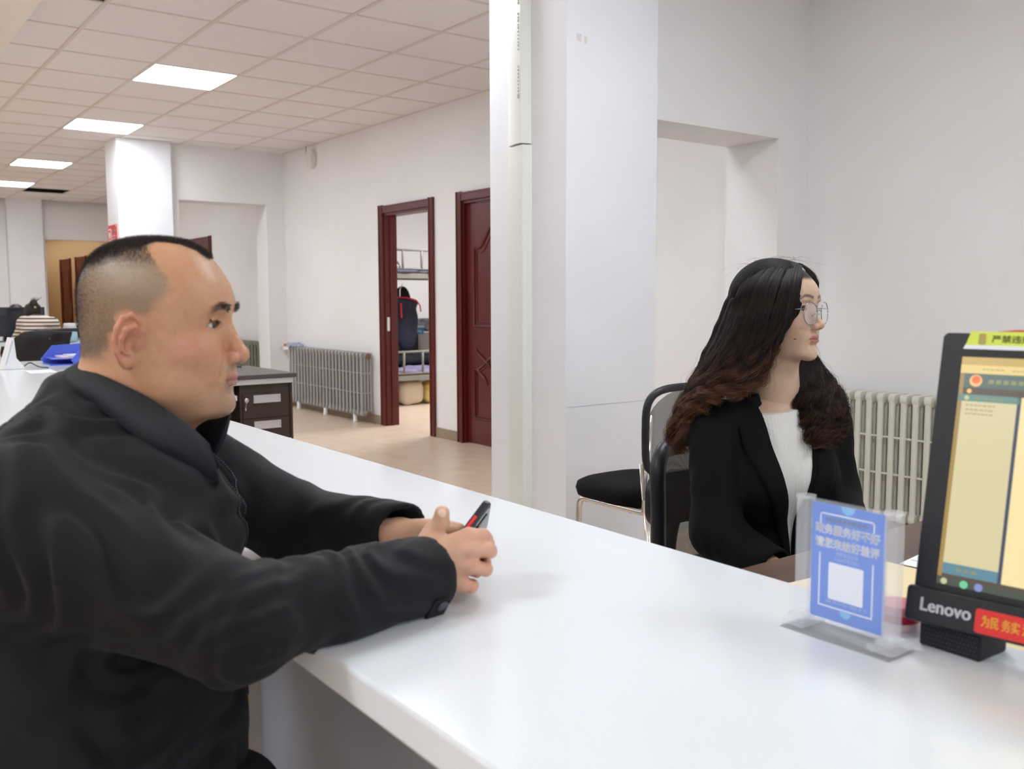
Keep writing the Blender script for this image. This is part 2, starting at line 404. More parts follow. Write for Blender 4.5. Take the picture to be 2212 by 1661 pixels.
# ================================================================== RADIATORS
def radiator(name, label, x_front, depth, ya, n, pitch, z0, z1, m, ncol=4, feet=True, ribs=(.36, .68), colw=.026):
    t = thing(name, label, 'radiator', (x_front+depth/2, ya+n*pitch/2, 0))
    me0 = None
    for k in range(n):
        y = ya+(k+.5)*pitch
        if me0 is None:
            bm = B()
            for c in range(ncol):
                x = x_front+.014+(depth-.028)*c/(ncol-1)
                prism(bm, rrect(x-.012, x+.012, -colw/2, colw/2, .009, 3), lambda u, v, q: (u, v, q), z0+.03, z1-.03)
            for zz in (z0, z1-.05): prism(bm, rrect(x_front, x_front+depth, zz, zz+.05, .022, 5), lambda u, v, q: (u, q, v), -colw*.55, colw*.55)
            for s in ribs: zz = z0+(z1-z0)*s; prism(bm, rrect(x_front+.004, x_front+depth-.004, zz-.008, zz+.008, .006, 3), lambda u, v, q: (u, q, v), -colw*.35, colw*.35)
            for zz in (z0+.028, z1-.028): tube(bm, [(x_front+depth/2, -pitch/2, zz), (x_front+depth/2, pitch/2, zz)], .024, 12)
            for s in ribs: zz = z0+(z1-z0)*s; tube(bm, [(x_front+.016, -pitch/2, zz), (x_front+.016, pitch/2, zz)], .006, 8)
            s_ = obj('section', bm, m, t); smooth_all(s_.data); me0 = s_
            b = s_.modifiers.new('bevel', 'BEVEL'); b.width = .003; b.segments = 2; b.limit_method = 'ANGLE'; b.angle_limit = .9; b.harden_normals = True
            s_.location = (0, y, 0)
        else:
            c_ = me0.copy(); C.objects.link(c_); c_.location = (0, y, 0)
    if feet:
        for s in (.12, .5, .88):
            bm = B(); y = ya+n*pitch*s; lathe(bm, [(.026, 0), (.022, .02), (.02, z0+.01)], (x_front+.03, y, 0), 14)
            obj('foot', bm, white_pl, t, smooth=True)
    return t
r1 = radiator('radiator', 'grey cast-iron column radiator under the wall left of the open doorway', 4.16, .125, 8.02, 23, .0765, .075, .685, rad_grey)
for z in (.10, .655):
    pl = B(); lathe(pl, [(.028, 0), (.03, .01), (.02, .016)], (0, 0, 0), 6, M=Matrix.Translation((4.222, 8.008, z)) @ Matrix.Rotation(PI/2, 4, 'X'))
    obj('end_plug', pl, rad_rust, r1)
r2 = radiator('radiator', 'cream column radiator behind the seated woman on the right wall', 4.13, .14, 1.50, 24, .061, .12, .742, rad_cream, ribs=(.37, .66), colw=.03)
r3 = radiator('radiator', 'olive-grey column radiator seen through the back opening, beyond the desk', 4.13, .14, 10.86, 14, .07, .1, .70, mat('olive_enamel', rgb(140, 140, 124), .4))
vv = thing('radiator_valve', 'white pipe stub with a red tap lever left of the grey radiator, upper one', 'valve', (4.25, 10.0, .665), 'radiator taps')
def valve(t, z):
    bm = B(); tube(bm, [(4.22, 9.80, z-.015), (4.22, 10.079, z-.01)], .017, 14); tube(bm, [(4.22, 9.92, z-.012), (4.22, 10.0, z-.012)], .027, 14)
    obj('pipe', bm, white_pl, t, smooth=True)
    bm = B(); tube(bm, [(4.22, 9.98, z), (4.22, 9.98, z+.03)], .012, 10); tube(bm, [(4.22, 9.985, z+.03), (4.215, 9.87, z+.04)], [.014, .007], 10)
    l = obj('tap_lever', bm, mat('red_plastic', rgb(226, 74, 50), .4), t, smooth=True); l['label'] = 'orange-red lever'
valve(vv, .66)
v2 = thing('radiator_valve', 'white pipe stub with a red tap lever low behind the desk corner', 'valve', (4.25, 10.0, .1), 'radiator taps'); valve(v2, .085)
# cap / folded paper on the radiator
bm = B(); pr = [(9.60, .0), (9.66, .035), (9.74, .055), (9.80, .05), (9.84, .0), (9.84, -.03), (9.80, -.002), (9.6, -.002)]
bm = B(); prism(bm, [(9.56, .687), (9.62, .708), (9.70, .728), (9.76, .724), (9.80, .70), (9.80, .686)], lambda u, v, t: (t, u, v), 4.155, 4.27)
tag(obj('folded_cloth', bm, mat('blue_grey_cloth', rgb(112, 130, 158), .9, var=rgb(188, 192, 200), vscale=30), bevel=.004), 'folded blue-grey cloth lying on the left end of the grey radiator', 'cloth')
# wall phone-like box high on the wall
wb_ = thing('wall_box', 'small cream plastic box with a short antenna high on the right wall', 'wall box', (4.26, 9.33, 2.6))
bm = B(); prism(bm, rrect(9.235, 9.40, 2.575, 2.765, .05, 8), lambda u, v, t: (t, u, v), 4.255, XR); obj('case', bm, cream_pl, wb_, bevel=.008)
bm = B(); prism(bm, rrect(9.225, 9.25, 2.59, 2.72, .01, 4), lambda u, v, t: (t, u, v), 4.235, 4.262)
for z in (2.615, 2.645, 2.69): box(bm, 4.231, 4.24, 9.232, 9.243, z, z+.01)
obj('side_panel', bm, cream_pl, wb_)
bm = B(); tube(bm, [(4.27, 9.42, 2.72), (4.27, 9.41, 2.812)], .0035, 8); obj('antenna', bm, black_pl, wb_)

# fire notice on the hall pillar
fs = thing('fire_notice', 'small red fire safety notice screwed to the hall pillar', 'sign', (2.495, 10.27, 1.87))
red_sign = mat('red_sign', rgb(206, 58, 52), .4); sign_w = mat('sign_white', rgb(240, 226, 220), .5)
obj('plate', boxes((2.492, 2.4995, 10.09, 10.445, 1.775, 1.965)), red_sign, fs)
for y in (10.11, 10.425):
    for z in (1.79, 1.95): bm = B(); tube(bm, [(2.492, y, z), (2.489, y, z)], .007, 10); obj('screw', bm, sign_w, fs)
MY = frameM((2.4915, 10.2, 1.9), (0, -1, 0), (0, 0, 1))
bm = B(); prism(bm, rrect(10.29, 10.42, 1.80, 1.93, .03, 5), lambda u, v, t: (t, u, v), 2.4905, 2.492); obj('pictogram_frame', bm, sign_w, fs)
bm = B(); prism(bm, rrect(10.305, 10.405, 1.815, 1.915, .02, 5), lambda u, v, t: (t, u, v), 2.4897, 2.4905); obj('pictogram_field', bm, red_sign, fs)
bm = B(); prism(bm, [(10.355+.03*math.cos(a*PI/8), 1.865+.035*math.sin(a*PI/8)) for a in range(16)], lambda u, v, t: (t, u, v), 2.4889, 2.4897); obj('pictogram', bm, sign_w, fs)
text('lettering', '禁止吸烟', .045, sign_w, frameM((2.4910, 10.195, 1.895), (0, -1, 0), (0, 0, 1)), fs, bold=.0006, width=.15)
text('small_lettering', 'NO SMOKING', .022, sign_w, frameM((2.4910, 10.195, 1.85), (0, -1, 0), (0, 0, 1)), fs, width=.15)
bm = B()
for k in range(3): box(bm, 2.4905, 2.492, 10.13, 10.26, 1.80+k*.012, 1.804+k*.012)
obj('fine_print', bm, sign_w, fs)
# ================================================================== OFFICE PROPS ON AND BEHIND THE COUNTER
# monitor on the counter (screen faces the visitor side)
mo_ = thing('computer_monitor', 'large black desktop monitor with a yellow-tinted screen at the right end of the counter', 'monitor', (1.2, .60, .75))
tau = math.radians(11.3); uu = Vector((.139, -.990, 0)).normalized(); nn = Vector((.99, .139, 0)).normalized()
vv_ = Vector((0, 0, 1))*math.cos(tau)+nn*math.sin(tau); P0 = Vector((1.14, .6525, .7975))
MM = frameM(P0, uu, vv_)          # local x along width, y up the screen, z toward the viewer
Wm, Hm = .502, .372
def mprism(nm, pts, z0, z1, m, parent, bev=0):
    bm = B(); prism(bm, pts, lambda u, v, t: MM @ Vector((u, v, t)), z0, z1); return obj(nm, bm, m, parent, bevel=bev)
mprism('rear_shell', rrect(.012, Wm-.012, .012, Hm-.012, .02), -.045, -.018, black_pl, mo_, .006)
case = mprism('bezel', rrect(0, Wm, 0, Hm, .008), -.02, 0, black_pl, mo_, .002)
chin_ = mprism('chin_bar', rrect(-.006, Wm+.006, -.012, .034, .006), -.012, .008, black_pl, mo_, .003)
scr_dark = mat('screen_dark', rgb(40, 44, 50), .2, emit=rgb(66, 76, 70), est=.55)
def em(name, r, g, b, s=1.0): return mat(name, (0.02, 0.02, 0.02), .25, emit=rgb(r, g, b), est=s*.70)
e_y = em('screen_yellow', 246, 226, 168, .95); e_y2 = em('screen_sand', 216, 204, 160, .95); e_tab = em('screen_tab', 200, 168, 92, .95); e_bar = em('screen_toolbar', 232, 206, 128, .95)
e_teal = em('screen_teal', 84, 104, 96); e_teal2 = em('screen_teal_bar', 100, 140, 130); e_br = em('screen_brown', 84, 70, 60); e_navy = em('screen_navy', 60, 68, 92)
e_red = em('screen_orange', 246, 110, 60); e_or = em('screen_amber', 244, 190, 120); e_task = em('screen_taskbar', 66, 76, 66); e_blue = em('screen_blue', 90, 134, 150)
e_pale = em('screen_pale', 190, 196, 150); e_ink = em('screen_ink', 176, 160, 120); e_gold = em('screen_gold_edge', 160, 132, 72); e_gr = em('screen_green_dot', 110, 200, 150); e_vi = em('screen_violet_dot', 130, 140, 200)
bx0, bx1, by0, by1 = .028, Wm-.028, .042, Hm-.032
scr = mprism('screen', [(bx0, by0), (bx1, by0), (bx1, by1), (bx0, by1)], 0, .0006, e_y, mo_)
SW, SH = bx1-bx0, by1-by0
def sr(nm, u0, u1, v0, v1, m, lay=1):     # fractions of the screen; v from the top
    return mprism(nm, [(bx0+u0*SW, by1-v1*SH), (bx0+u1*SW, by1-v1*SH), (bx0+u1*SW, by1-v0*SH), (bx0+u0*SW, by1-v0*SH)], .0006+.0002*(lay-1), .0006+.0002*lay, m, scr)
sr('browser_tabs', 0, 1, 0, .035, e_tab); sr('address_bar', 0, 1, .035, .072, e_bar)
sr('page_header', .012, 1, .072, .135, e_teal); sr('notice_row', .012, 1, .135, .165, e_br); sr('menu_row', .0, .168, .165, .195, e_teal2)
sr('gold_edge', 0, .012, .072, .965, e_gold)
sr('side_list', .012, .162, .195, .905, e_y2); sr('navy_divider', .162, .172, .165, .952, e_navy); sr('side_footer', .012, .162, .905, .952, e_blue)
sr('status_row', .0, 1, .952, .968, e_br); sr('task_bar', .0, 1, .968, 1.0, e_task)
def disc(nm, u, v, r, m, lay=2):
    c = (bx0+u*SW, by1-v*SH); return mprism(nm, [(c[0]+r*math.cos(a*PI/10), c[1]+r*math.sin(a*PI/10)) for a in range(20)], .0006+.0002*(lay-1), .0006+.0002*lay, m, scr)
disc('site_emblem', .045, .104, .0078, e_or); disc('site_emblem_core', .046, .099, .0052, e_red, 3); disc('notice_icon', .03, .150, .003, e_or)
disc('taskbar_icon', .075, .985, .005, e_gr); disc('taskbar_icon', .115, .985, .005, e_vi); disc('taskbar_icon', .02, .985, .004, e_pale); disc('menu_icon', .025, .18, .003, e_pale)
bm = B()
def tl(u0, u1, v, h=.006): 
    x = u0
    while x < u1:
        w_ = random.uniform(.006, .012); 
        vs = [(bx0+x*SW, by1-(v+h)*SH), (bx0+(x+w_)*SW, by1-(v+h)*SH), (bx0+(x+w_)*SW, by1-v*SH), (bx0+x*SW, by1-v*SH)]
        prism(bm, vs, lambda u, q, t: MM @ Vector((u, q, t)), .0008, .0011); x += w_+.003
for v in (.208, .228, .246): tl(.025, .10, v, .007)
for k in range(5): tl(.32, .5, .45+.035*k, .008)
tl(.09, .13, .012); tl(.06, .11, .05); tl(.14, .2, .052); tl(.26, .33, .42, .004); tl(.205, .245, .525, .01); tl(.27, .32, .53, .01); tl(.22, .25, .235, .008)
obj('screen_lettering', bm, e_ink, scr)
bm = B()
def tl2(u0, u1, v, h):
    x = u0
    while x < u1:
        w_ = .014; vs = [(bx0+x*SW, by1-(v+h)*SH), (bx0+(x+w_)*SW, by1-(v+h)*SH), (bx0+(x+w_)*SW, by1-v*SH), (bx0+x*SW, by1-v*SH)]
        prism(bm, vs, lambda u, q, t: MM @ Vector((u, q, t)), .0008, .0011); x += w_+.006
tl2(.08, .5, .096, .018); tl2(.05, .12, .176, .009); tl2(.05, .11, .922, .012)
obj('header_lettering', bm, em('screen_header_text', 140, 140, 100), scr)
sr('orange_tab', .185, .235, .172, .192, e_or, 2); sr('teal_tab', .182, .23, .2, .214, em('screen_tealtab', 170, 196, 160), 2)
text('brand_lettering', 'Lenovo', .0235, mat('silver_print', rgb(206, 208, 214), .4), MM @ Matrix.Translation((.045, .0115, .0083)), mo_, bold=.0008, width=.062)
rs = mprism('red_sticker', rrect(.082, .196, -.008, .022, .004), .008, .0088, mat('red_sticker', rgb(220, 52, 50), .35), mo_)
text('sticker_lettering', '为民 务实 清廉高效', .0155, mat('gold_print', rgb(238, 176, 60), .4), MM @ Matrix.Translation((.134, .0068, .009)), rs, bold=.0005, width=.088)
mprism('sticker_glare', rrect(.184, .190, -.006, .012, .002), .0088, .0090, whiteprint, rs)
ys_ = mprism('yellow_strip', [(.03, Hm-.018), (Wm-.01, Hm-.018), (Wm-.01, Hm+.002), (.036, Hm+.002)], .0, .0016, mat('yellow_sticker', rgb(218, 232, 96), .5), mo_)
mprism('strip_white_edge', [(.028, Hm-.0215), (Wm-.01, Hm-.0215), (Wm-.01, Hm-.0165), (.03, Hm-.0165)], .0004, .0019, whiteprint, ys_)
text('strip_lettering', '严禁违规外联、内网、严禁存储处理传输涉密信息', .0105, mat('olive_print', rgb(112, 122, 40), .5), MM @ Matrix.Translation((.062, Hm-.0085, .0018)), ys_, bold=.0005, align='LEFT', width=.26)
mprism('strip_emblem', rrect(.046, .055, Hm-.0155, Hm-.001, .002), .0016, .0019, mat('tan_print', rgb(176, 160, 92), .5), ys_)
mprism('red_slip', [(.065, Hm+.002), (.12, Hm+.002), (.115, Hm+.0055), (.09, Hm+.005)], .0, .001, mat('red_paper', rgb(206, 92, 70), .6), ys_)
# stand: perforated black foot box
stn = B(); Ms = Matrix.Translation((1.186, .606, .75)) @ Matrix.Rotation(-.02, 4, 'Z')
box(stn, -.034, .034, -.041, .041, 0, .062, Ms)
bx = obj('perforated_base', stn, mat('perforated_black', rgb(26, 27, 31), .5, bump=.003, bscale=800), mo_, bevel=.003)
dots = B()
for a in range(15):
    for b in range(9):
        y = -.037+a*.0052+(b % 2)*.0026; z = .006+b*.0058
        box(dots, -.0345, -.034, y, y+.0011, z, z+.0011, Ms)
obj('hole_row', dots, mat('hole_glint', rgb(92, 94, 98), .4), bx)
bm = B(); box(bm, .012, .030, -.03, .03, .06, .12, Ms); obj('neck', bm, black_pl, mo_, bevel=.003)

# acrylic sign holder
sh = thing('sign_holder', 'clear acrylic stand with a blue card in front of the monitor', 'sign', (1.093, .72, .75))
SX = 1.093
obj('base_plate', boxes((SX-.033, SX+.033, .634, .804, .75, .754)), acrylic, sh, bevel=.001)
for yc in (.652, .786):
    bm = B(); box(bm, SX-.026, SX+.026, yc-.018, yc+.018, .7542, .762); box(bm, SX-.017, SX+.017, yc-.013, yc+.013, .7622, .769)
    obj('foot_block', bm, acrylic_solid, sh, bevel=.001)
for yc in (.652, .786):
    bm = B(); prism(bm, rrect(SX-.010, SX+.010, yc-.010, yc+.010, .004, 4), lambda u, v, t: (u, v, t), .7692, .932)
    prism(bm, rrect(SX-.011, SX+.011, yc-.011, yc+.011, .0045, 4), lambda u, v, t: (u, v, t), .9322, .936)
    obj('post', bm, acrylic_solid, sh, smooth=False)
obj('cover_sheet', boxes((SX-.0035, SX-.0022, .6625, .7755, .768, .9335)), acrylic, sh)
obj('cover_sheet', boxes((SX+.0022, SX+.0035, .6625, .7755, .768, .9335)), acrylic, sh)
card = obj('blue_card', boxes((SX-.0008, SX+.0008, .6635, .7745, .7685, .929)), bluecard, sh)
def cm_(y, z, d=-.0011): return frameM((SX+d, y, z), (0, -1, 0), (0, 0, 1))
YC = .719
text('title_lettering', '政务服务好不好', .0148, whiteprint, cm_(YC+.001, .8935), card, bold=.0008, width=.097)
text('title_lettering', '请您来给好差评', .0148, whiteprint, cm_(YC+.001, .8745), card, bold=.0008, width=.097)
text('header_lettering', '博野县政务服务中心', .0078, paleprint, cm_(YC+.001, .9075), card, bold=.0001, width=.067)
text('small_lettering', '博野县审批局', .0058, paleprint, cm_(YC, .8625), card, width=.034)
text('small_lettering', '企业设立登记窗口', .0058, paleprint, cm_(YC, .8555), card, width=.039)
text('footer_lettering', '扫描二维码进行评价 "好差评" 您一评', .0045, paleprint, cm_(YC, .7945), card, width=.062)
bm = B()
def cb_(y0, y1, z0, z1): box(bm, SX-.0012, SX-.0008, y0, y1, z0, z1)
cb_(.679, .762, .9145, .9165); cb_(.679, .681, .902, .9165); cb_(.760, .762, .902, .9165)
cb_(.679, .681, .788, .860); cb_(.760, .762, .788, .860); cb_(.679, .762, .786, .788)
obj('white_border', bm, whiteprint, card)
bm = B(); prism(bm, rrect(.6935, .7465, .7985, .8495, .002, 4), lambda u, v, t: (t, u, v), SX-.0013, SX-.0008); obj('white_square', bm, whiteprint, card)
bm = B()
prism(bm, [(YC+.0105*math.cos(a*PI/12), .929+.0105*math.sin(a*PI/12)) for a in range(12, 25)], lambda u, v, t: (t, u, v), SX-.0014, SX-.0008)
prism(bm, [(YC+.0085*math.cos(a*PI/12), .785+.0085*math.sin(a*PI/12)) for a in range(12, 25)], lambda u, v, t: (t, u, v), SX-.0014, SX-.0008)
obj('light_blue_tab', bm, ltblue, card)

# ink pad behind the holder
ip = thing('ink_pad', 'round clear tub with a red lid beside the monitor foot', 'ink pad', (1.2, .705, .75))
ic = (1.196, .704, .75)
red_pl = mat('red_lid', rgb(214, 120, 132), .35); red2 = mat('crimson_plastic', rgb(176, 24, 52), .35)
bm = B(); lathe(bm, [(0, 0), (.030, 0), (.031, .006), (.030, .010), (0, .010)], ic, 32); obj('tub', bm, mat('pink_clear', rgb(232, 206, 200), .15), ip, smooth=True, bevel=.0005)
bm = B(); lathe(bm, [(0, .0102), (.029, .0102), (.029, .021), (0, .021)], ic, 32); obj('ink', bm, red2, ip, smooth=True, bevel=.0005)
bm = B(); lathe(bm, [(0, .0212), (.030, .0212), (.0305, .029), (.027, .033), (0, .0335)], ic, 32); obj('lid', bm, red_pl, ip, smooth=True, bevel=.0005)

def scale_about_cam(t, old, new, k):  # old and new bases share a sight line: net scaling about the camera
    M_ = Matrix.Translation(Vector(new)) @ Matrix.Scale(k, 4) @ Matrix.Translation(-Vector(old)); seen = set()
    def rec(o):
        if o.type == 'MESH' and o.data.name not in seen:
            seen.add(o.data.name); o.data.transform(M_)
            for m_ in o.modifiers: m_.width *= k
        for ch in o.children: rec(ch)
    rec(t)
    if t.type == 'EMPTY':
        d_ = Vector(new)-Vector(t['base']); t.location = new; t['base'] = tuple(new)
        for ch in t.children: ch.matrix_parent_inverse = Matrix.Translation(-Vector(new))
scale_about_cam(mo_, (1.2, .60, .75), (1.0696, .5348, .80), .8913)
scale_about_cam(sh, (1.093, .72, .75), (.9742, .6417, .80), .8913)
scale_about_cam(ip, (1.2, .705, .75), (1.0696, .6284, .80), .8913)
# desk of the clerk
dk = thing('office_desk', 'dark walnut office desk behind the counter in front of the seated woman', 'desk', (2.0, .5, 0))
obj('desk_top', boxes((1.115, 2.45, -1.2, 1.003, .729, .757)), walnut_desk, dk, bevel=.002)
obj('side_panel', boxes((2.40, 2.43, -1.15, .95, 0, .729)), walnut, dk)
obj('side_panel', boxes((1.13, 1.16, -1.15, .95, 0, .729)), walnut, dk)
def sheet(nm, lab, cat, pts, z, th, m, grp=None):
    bm = B(); prism(bm, pts, lambda u, v, t: (u, v, t), z, z+th); return tag(obj(nm, bm, m), lab, cat, grp)
fo = sheet('manila_folder', 'flat manila folder on the dark desk beyond the counter edge', 'folder', [(1.262, .52), (1.62, .53), (1.62, .985), (1.262, 1.018)], .7002, .002, manila)
bm = B()
for k in range(9): box(bm, 1.60, 1.604, .60+k*.012, .608+k*.012, .7021, .7024)
obj('printed_lines', bm, ink, fo)
ph = sheet('printed_form', 'printed white form lying on the dark desk left of the monitor', 'paper', [(1.66, .66), (1.96, .70), (1.93, 1.0), (1.63, .96)], .7002, .0012, paper)
bm = B()
for k in range(11):
    box(bm, 1.90-k*.023, 1.9025-k*.023, .70, .96, .7013, .7017)
for k in range(30): a = 2*PI*k/30; 
tube(bm, [(1.86, .90, .7016), (1.86, .72, .7016)], .0012, 4)
obj('form_lines', bm, ink, ph)
bm = B(); tube(bm, [(1.74+.022*math.cos(2*PI*k/24), .885+.022*math.sin(2*PI*k/24), .7016) for k in range(25)], .0008, 4); obj('round_stamp', bm, redink, ph)
nt_ = sheet('notepaper', 'corner of a white sheet at the far side of the desk by the radiator', 'paper', [(2.05, .86), (2.25, .88), (2.22, 1.05), (2.04, 1.03)], .7002, .001, paper)

for q_ in (fo, ph, nt_): scale_about_cam(q_, (2.0, .5, .70), (1.7826, .4457, .7575), .8913)
# visitor chair behind the clerk
vc = thing('visitor_chair', 'black mesh visitor chair with chrome legs standing in front of the pillar', 'chair', (2.48, 2.6, 0))
xa, xb, yf, yb_ = 2.34, 2.80, 2.80, 2.36
bm = B(); seat = []
for s in range(24):
    a = 2*PI*s/24; ca, sa = math.cos(a), math.sin(a)
    seat.append((2.515+.215*math.copysign(abs(ca)**.6, ca), 2.575+.205*math.copysign(abs(sa)**.6, sa)))
rings = []
for sc_, z in ((.82, .440), (.97, .452), (1.0, .475), (.97, .500), (.85, .513), (.5, .518)):
    rings.append([bm.verts.new((2.515+(x-2.515)*sc_, 2.575+(y-2.575)*sc_, z)) for x, y in seat])
for a, b in zip(rings, rings[1:]):
    for k in range(24): bm.faces.new((a[k], a[(k+1) % 24], b[(k+1) % 24], b[k]))
bm.faces.new(rings[0][::-1]); bm.faces.new(rings[-1]); obj('seat', bm, black_fab, vc, smooth=True)
for i_, x in enumerate((2.325, 2.71)):
    bm = B(); tube(bm, bend([(x, 2.32, .80), (x, 2.345, .47), (x, 2.345, .445), (x, 2.70, .445), (x, 2.72, .0125), (x, 2.28, .0125), (x, 2.36, .62)], .045, 7), .0115, 12)
    obj('leg', bm, chrome, vc, smooth=True)
bm = B()
for y in (2.42, 2.66): tube(bm, [(2.325, y, .440), (2.71, y, .440)], .009, 10)
obj('cross_bar', bm, chrome, vc, smooth=True)
def back_outline(w0, w1, z0, z1, r=.07):
    return [(-w0, z0), (w0, z0)]
def mesh_back(t, x0, x1, yfun, z0, z1, taper, nm_frame='back_frame', fr=.014):
    """curved mesh back with a rounded frame; yfun(u,z)"""
    cx = (x0+x1)/2; hw = (x1-x0)/2; H_ = z1-z0
    out = []
    for k in range(64):
        a = 2*PI*k/64; ca, sa = math.cos(a), math.sin(a); e = .42
        u = math.copysign(abs(ca)**e, ca); v = math.copysign(abs(sa)**e, sa)
        vv2 = (v+1)/2; ww = hw*(1-taper*(1-vv2)**1.5)
        out.append((cx+u*ww, z0+H_*vv2))
    out.append(out[0])
    bm = B(); tube(bm, [(x, yfun((x-cx)/hw, z), z) for x, z in out], fr, 10, caps=False); f = obj(nm_frame, bm, black_pl, t, smooth=True)
    bm = B(); n = 26; grid = []
    for j in range(n+1):
        v = j/n*2-1; vv2 = (v+1)/2; ww = hw*(1-taper*(1-vv2)**1.5)
        wid = (1-abs(v)**(1/.42*1.0))**.42 if abs(v) < 1 else 0
        row = []
        for i in range(n+1):
            u = (i/n*2-1)*wid; x = cx+u*ww; z = z0+H_*vv2; row.append(bm.verts.new((x, yfun((x-cx)/hw, z), z)))
        grid.append(row)
    for j in range(n):
        for i in range(n): bm.faces.new((grid[j][i], grid[j][i+1], grid[j+1][i+1], grid[j+1][i]))
    bmesh.ops.remove_doubles(bm, verts=bm.verts[:], dist=1e-5)
    g = obj('mesh_panel', bm, mesh_m, t, smooth=True)
    return f
mesh_m = mat('black_mesh_weave', rgb(20, 20, 23), .7)
nt = mesh_m.node_tree; N = nt.nodes; L = nt.links; tc = N['Texture Coordinate']
sepx = N.new('ShaderNodeSeparateXYZ'); L.new(tc.outputs['Object'], sepx.inputs[0])
def sinw(sock, k, ph=0):
    a = N.new('ShaderNodeMath'); a.operation = 'MULTIPLY'; L.new(sock, a.inputs[0]); a.inputs[1].default_value = k
    b = N.new('ShaderNodeMath'); b.operation = 'SINE'; L.new(a.outputs[0], b.inputs[0]); return b.outputs[0]
mu = N.new('ShaderNodeMath'); mu.operation = 'MULTIPLY'; L.new(sinw(sepx.outputs[0], 2*PI/.0034), mu.inputs[0]); L.new(sinw(sepx.outputs[2], 2*PI/.0046), mu.inputs[1])
gt = N.new('ShaderNodeMath'); gt.operation = 'LESS_THAN'; L.new(mu.outputs[0], gt.inputs[0]); gt.inputs[1].default_value = .26
L.new(gt.outputs[0], N['Principled BSDF'].inputs['Alpha'])
mesh_back(vc, 2.295, 2.74, lambda u, z: 2.325-.10*max(0, (z-.55))-.03*(1-u*u)*1.0+.02, .56, .895, .12)
# clerk's office chair
oc = thing('office_chair', 'black mesh office chair the woman sits on', 'chair', (1.78, 1.45, 0))
mesh_back(oc, 1.635, 2.055, lambda u, z: 1.640+.045*(1-u*u)-.05*math.sin((z-.5)*6)*.6, .50, .845, .30, fr=.020)
bm = B()
prism(bm, rrect(1.67, 2.02, .62, .76, .05, 6), lambda u, v, t: (u, 1.665+.03*(1-((u-1.845)/.21)**2)+t, v), -.012, .012); obj('lumbar_pad', bm, black_pl, oc, bevel=.004)
bm = B(); prism(bm, rrect(1.55, 2.03, 1.18, 1.62, .09, 8), lambda u, v, t: (u, v, t), .305, .37); obj('seat', bm, black_fab, oc, bevel=.02)
bm = B(); tube(bm, [(1.79, 1.42, .08), (1.79, 1.42, .305)], .028, 14); obj('gas_column', bm, chrome, oc, smooth=True)
for k in range(5):
    a = 2*PI*k/5+.3; bm = B(); e_ = (1.79+.29*math.cos(a), 1.42+.29*math.sin(a)); tube(bm, [(1.79, 1.42, .10), (e_[0], e_[1], .065)], [.03, .018], 10); l_ = obj('base_leg', bm, black_pl, oc, smooth=True)
    bm = B(); tube(bm, [(e_[0]-.018, e_[1], .027), (e_[0]+.018, e_[1], .027)], .026, 14); obj('caster', bm, black_pl, l_, smooth=True)
bm = B(); tube(bm, bend([(1.79, 1.58, .29), (1.81, 1.76, .33), (1.82, 1.735, .60), (1.83, 1.70, .70)], .05), .02, 10); obj('back_bracket', bm, black_pl, oc, smooth=True)

# ================================================================== HALL PROPS
d = thing('office_desk', 'dark walnut desk with two drawers standing in the hall left of the radiator', 'desk', (1.9, 5.9, 0))
obj('desk_top', boxes((1.13, 2.372, 5.44, 6.24, .725, .75)), walnut_top, d, bevel=.003)
obj('trim_rail', boxes((1.14, 2.352, 5.452, 6.23, .690, .7245)), alu, d, bevel=.004)
ped = obj('pedestal', boxes((2.018, 2.336, 5.475, 6.0, 0, .6895), (2.336, 2.352, 5.468, 6.2, 0, .6895), (1.15, 1.17, 5.468, 6.2, 0, .6895), (1.17, 2.018, 5.95, 5.97, .2, .6895)), walnut, d)
for k, (z0, z1) in enumerate(((.485, .635), (.26, .48), (.04, .255))):
    dr = obj('drawer', boxes((2.034, 2.326, 5.466, 5.475, z0, z1)), walnut, d, bevel=.001)
    zc = z1-.035 if k == 0 else z1-.04
    bm = B(); 
    for q in ((2.10, 2.27, zc+.017, zc+.024), (2.10, 2.27, zc-.024, zc-.017), (2.10, 2.107, zc-.017, zc+.017), (2.263, 2.27, zc-.017, zc+.017)): box(bm, q[0], q[1], 5.459, 5.466, q[2], q[3])
    box(bm, 2.107, 2.263, 5.4645, 5.466, zc-.017, zc+.017)
    h = obj('handle', bm, alu, dr); h['label'] = 'silver recessed handle'
bm = B(); tube(bm, [(2.052, 5.466, .600), (2.052, 5.455, .600)], .010, 12); tube(bm, [(2.052+.012*math.cos(a*PI/8), 5.452, .597+.012*math.sin(a*PI/8)) for a in range(17)], .002, 6)
tube(bm, [(2.05, 5.452, .585), (2.045, 5.452, .55)], .0025, 6); box(bm, 2.042, 2.048, 5.4505, 5.4535, .535, .552); obj('key', bm, chrome, d)
kt = thing('keyboard_tray', 'pale keyboard tray under the walnut desk in the hall', 'tray', (1.7, 5.6, .6)); kt['label'] = 'white edge of a pull-out tray under the hall desk'
obj('tray_board', boxes((1.18, 2.012, 5.50, 5.80, .595, .625)), white_pl, kt)
tele = thing('desk_phone', 'black desk phone with a coiled cord on the hall desk behind the man', 'phone', (2.1, 6.12, .75))
bm = B(); prism(bm, [(6.02, .7505), (6.20, .7505), (6.20, .80), (6.10, .79), (6.02, .765)], lambda u, v, t: (t, u, v), 2.02, 2.17); obj('phone_body', bm, black_pl, tele, bevel=.005)
bm = B(); tube(bm, [(2.17+.0009*k, 6.14-.001*k, .757+.004*math.sin(k*.9)) for k in range(90)], .0025, 6); obj('cord', bm, black_pl, tele, smooth=True)

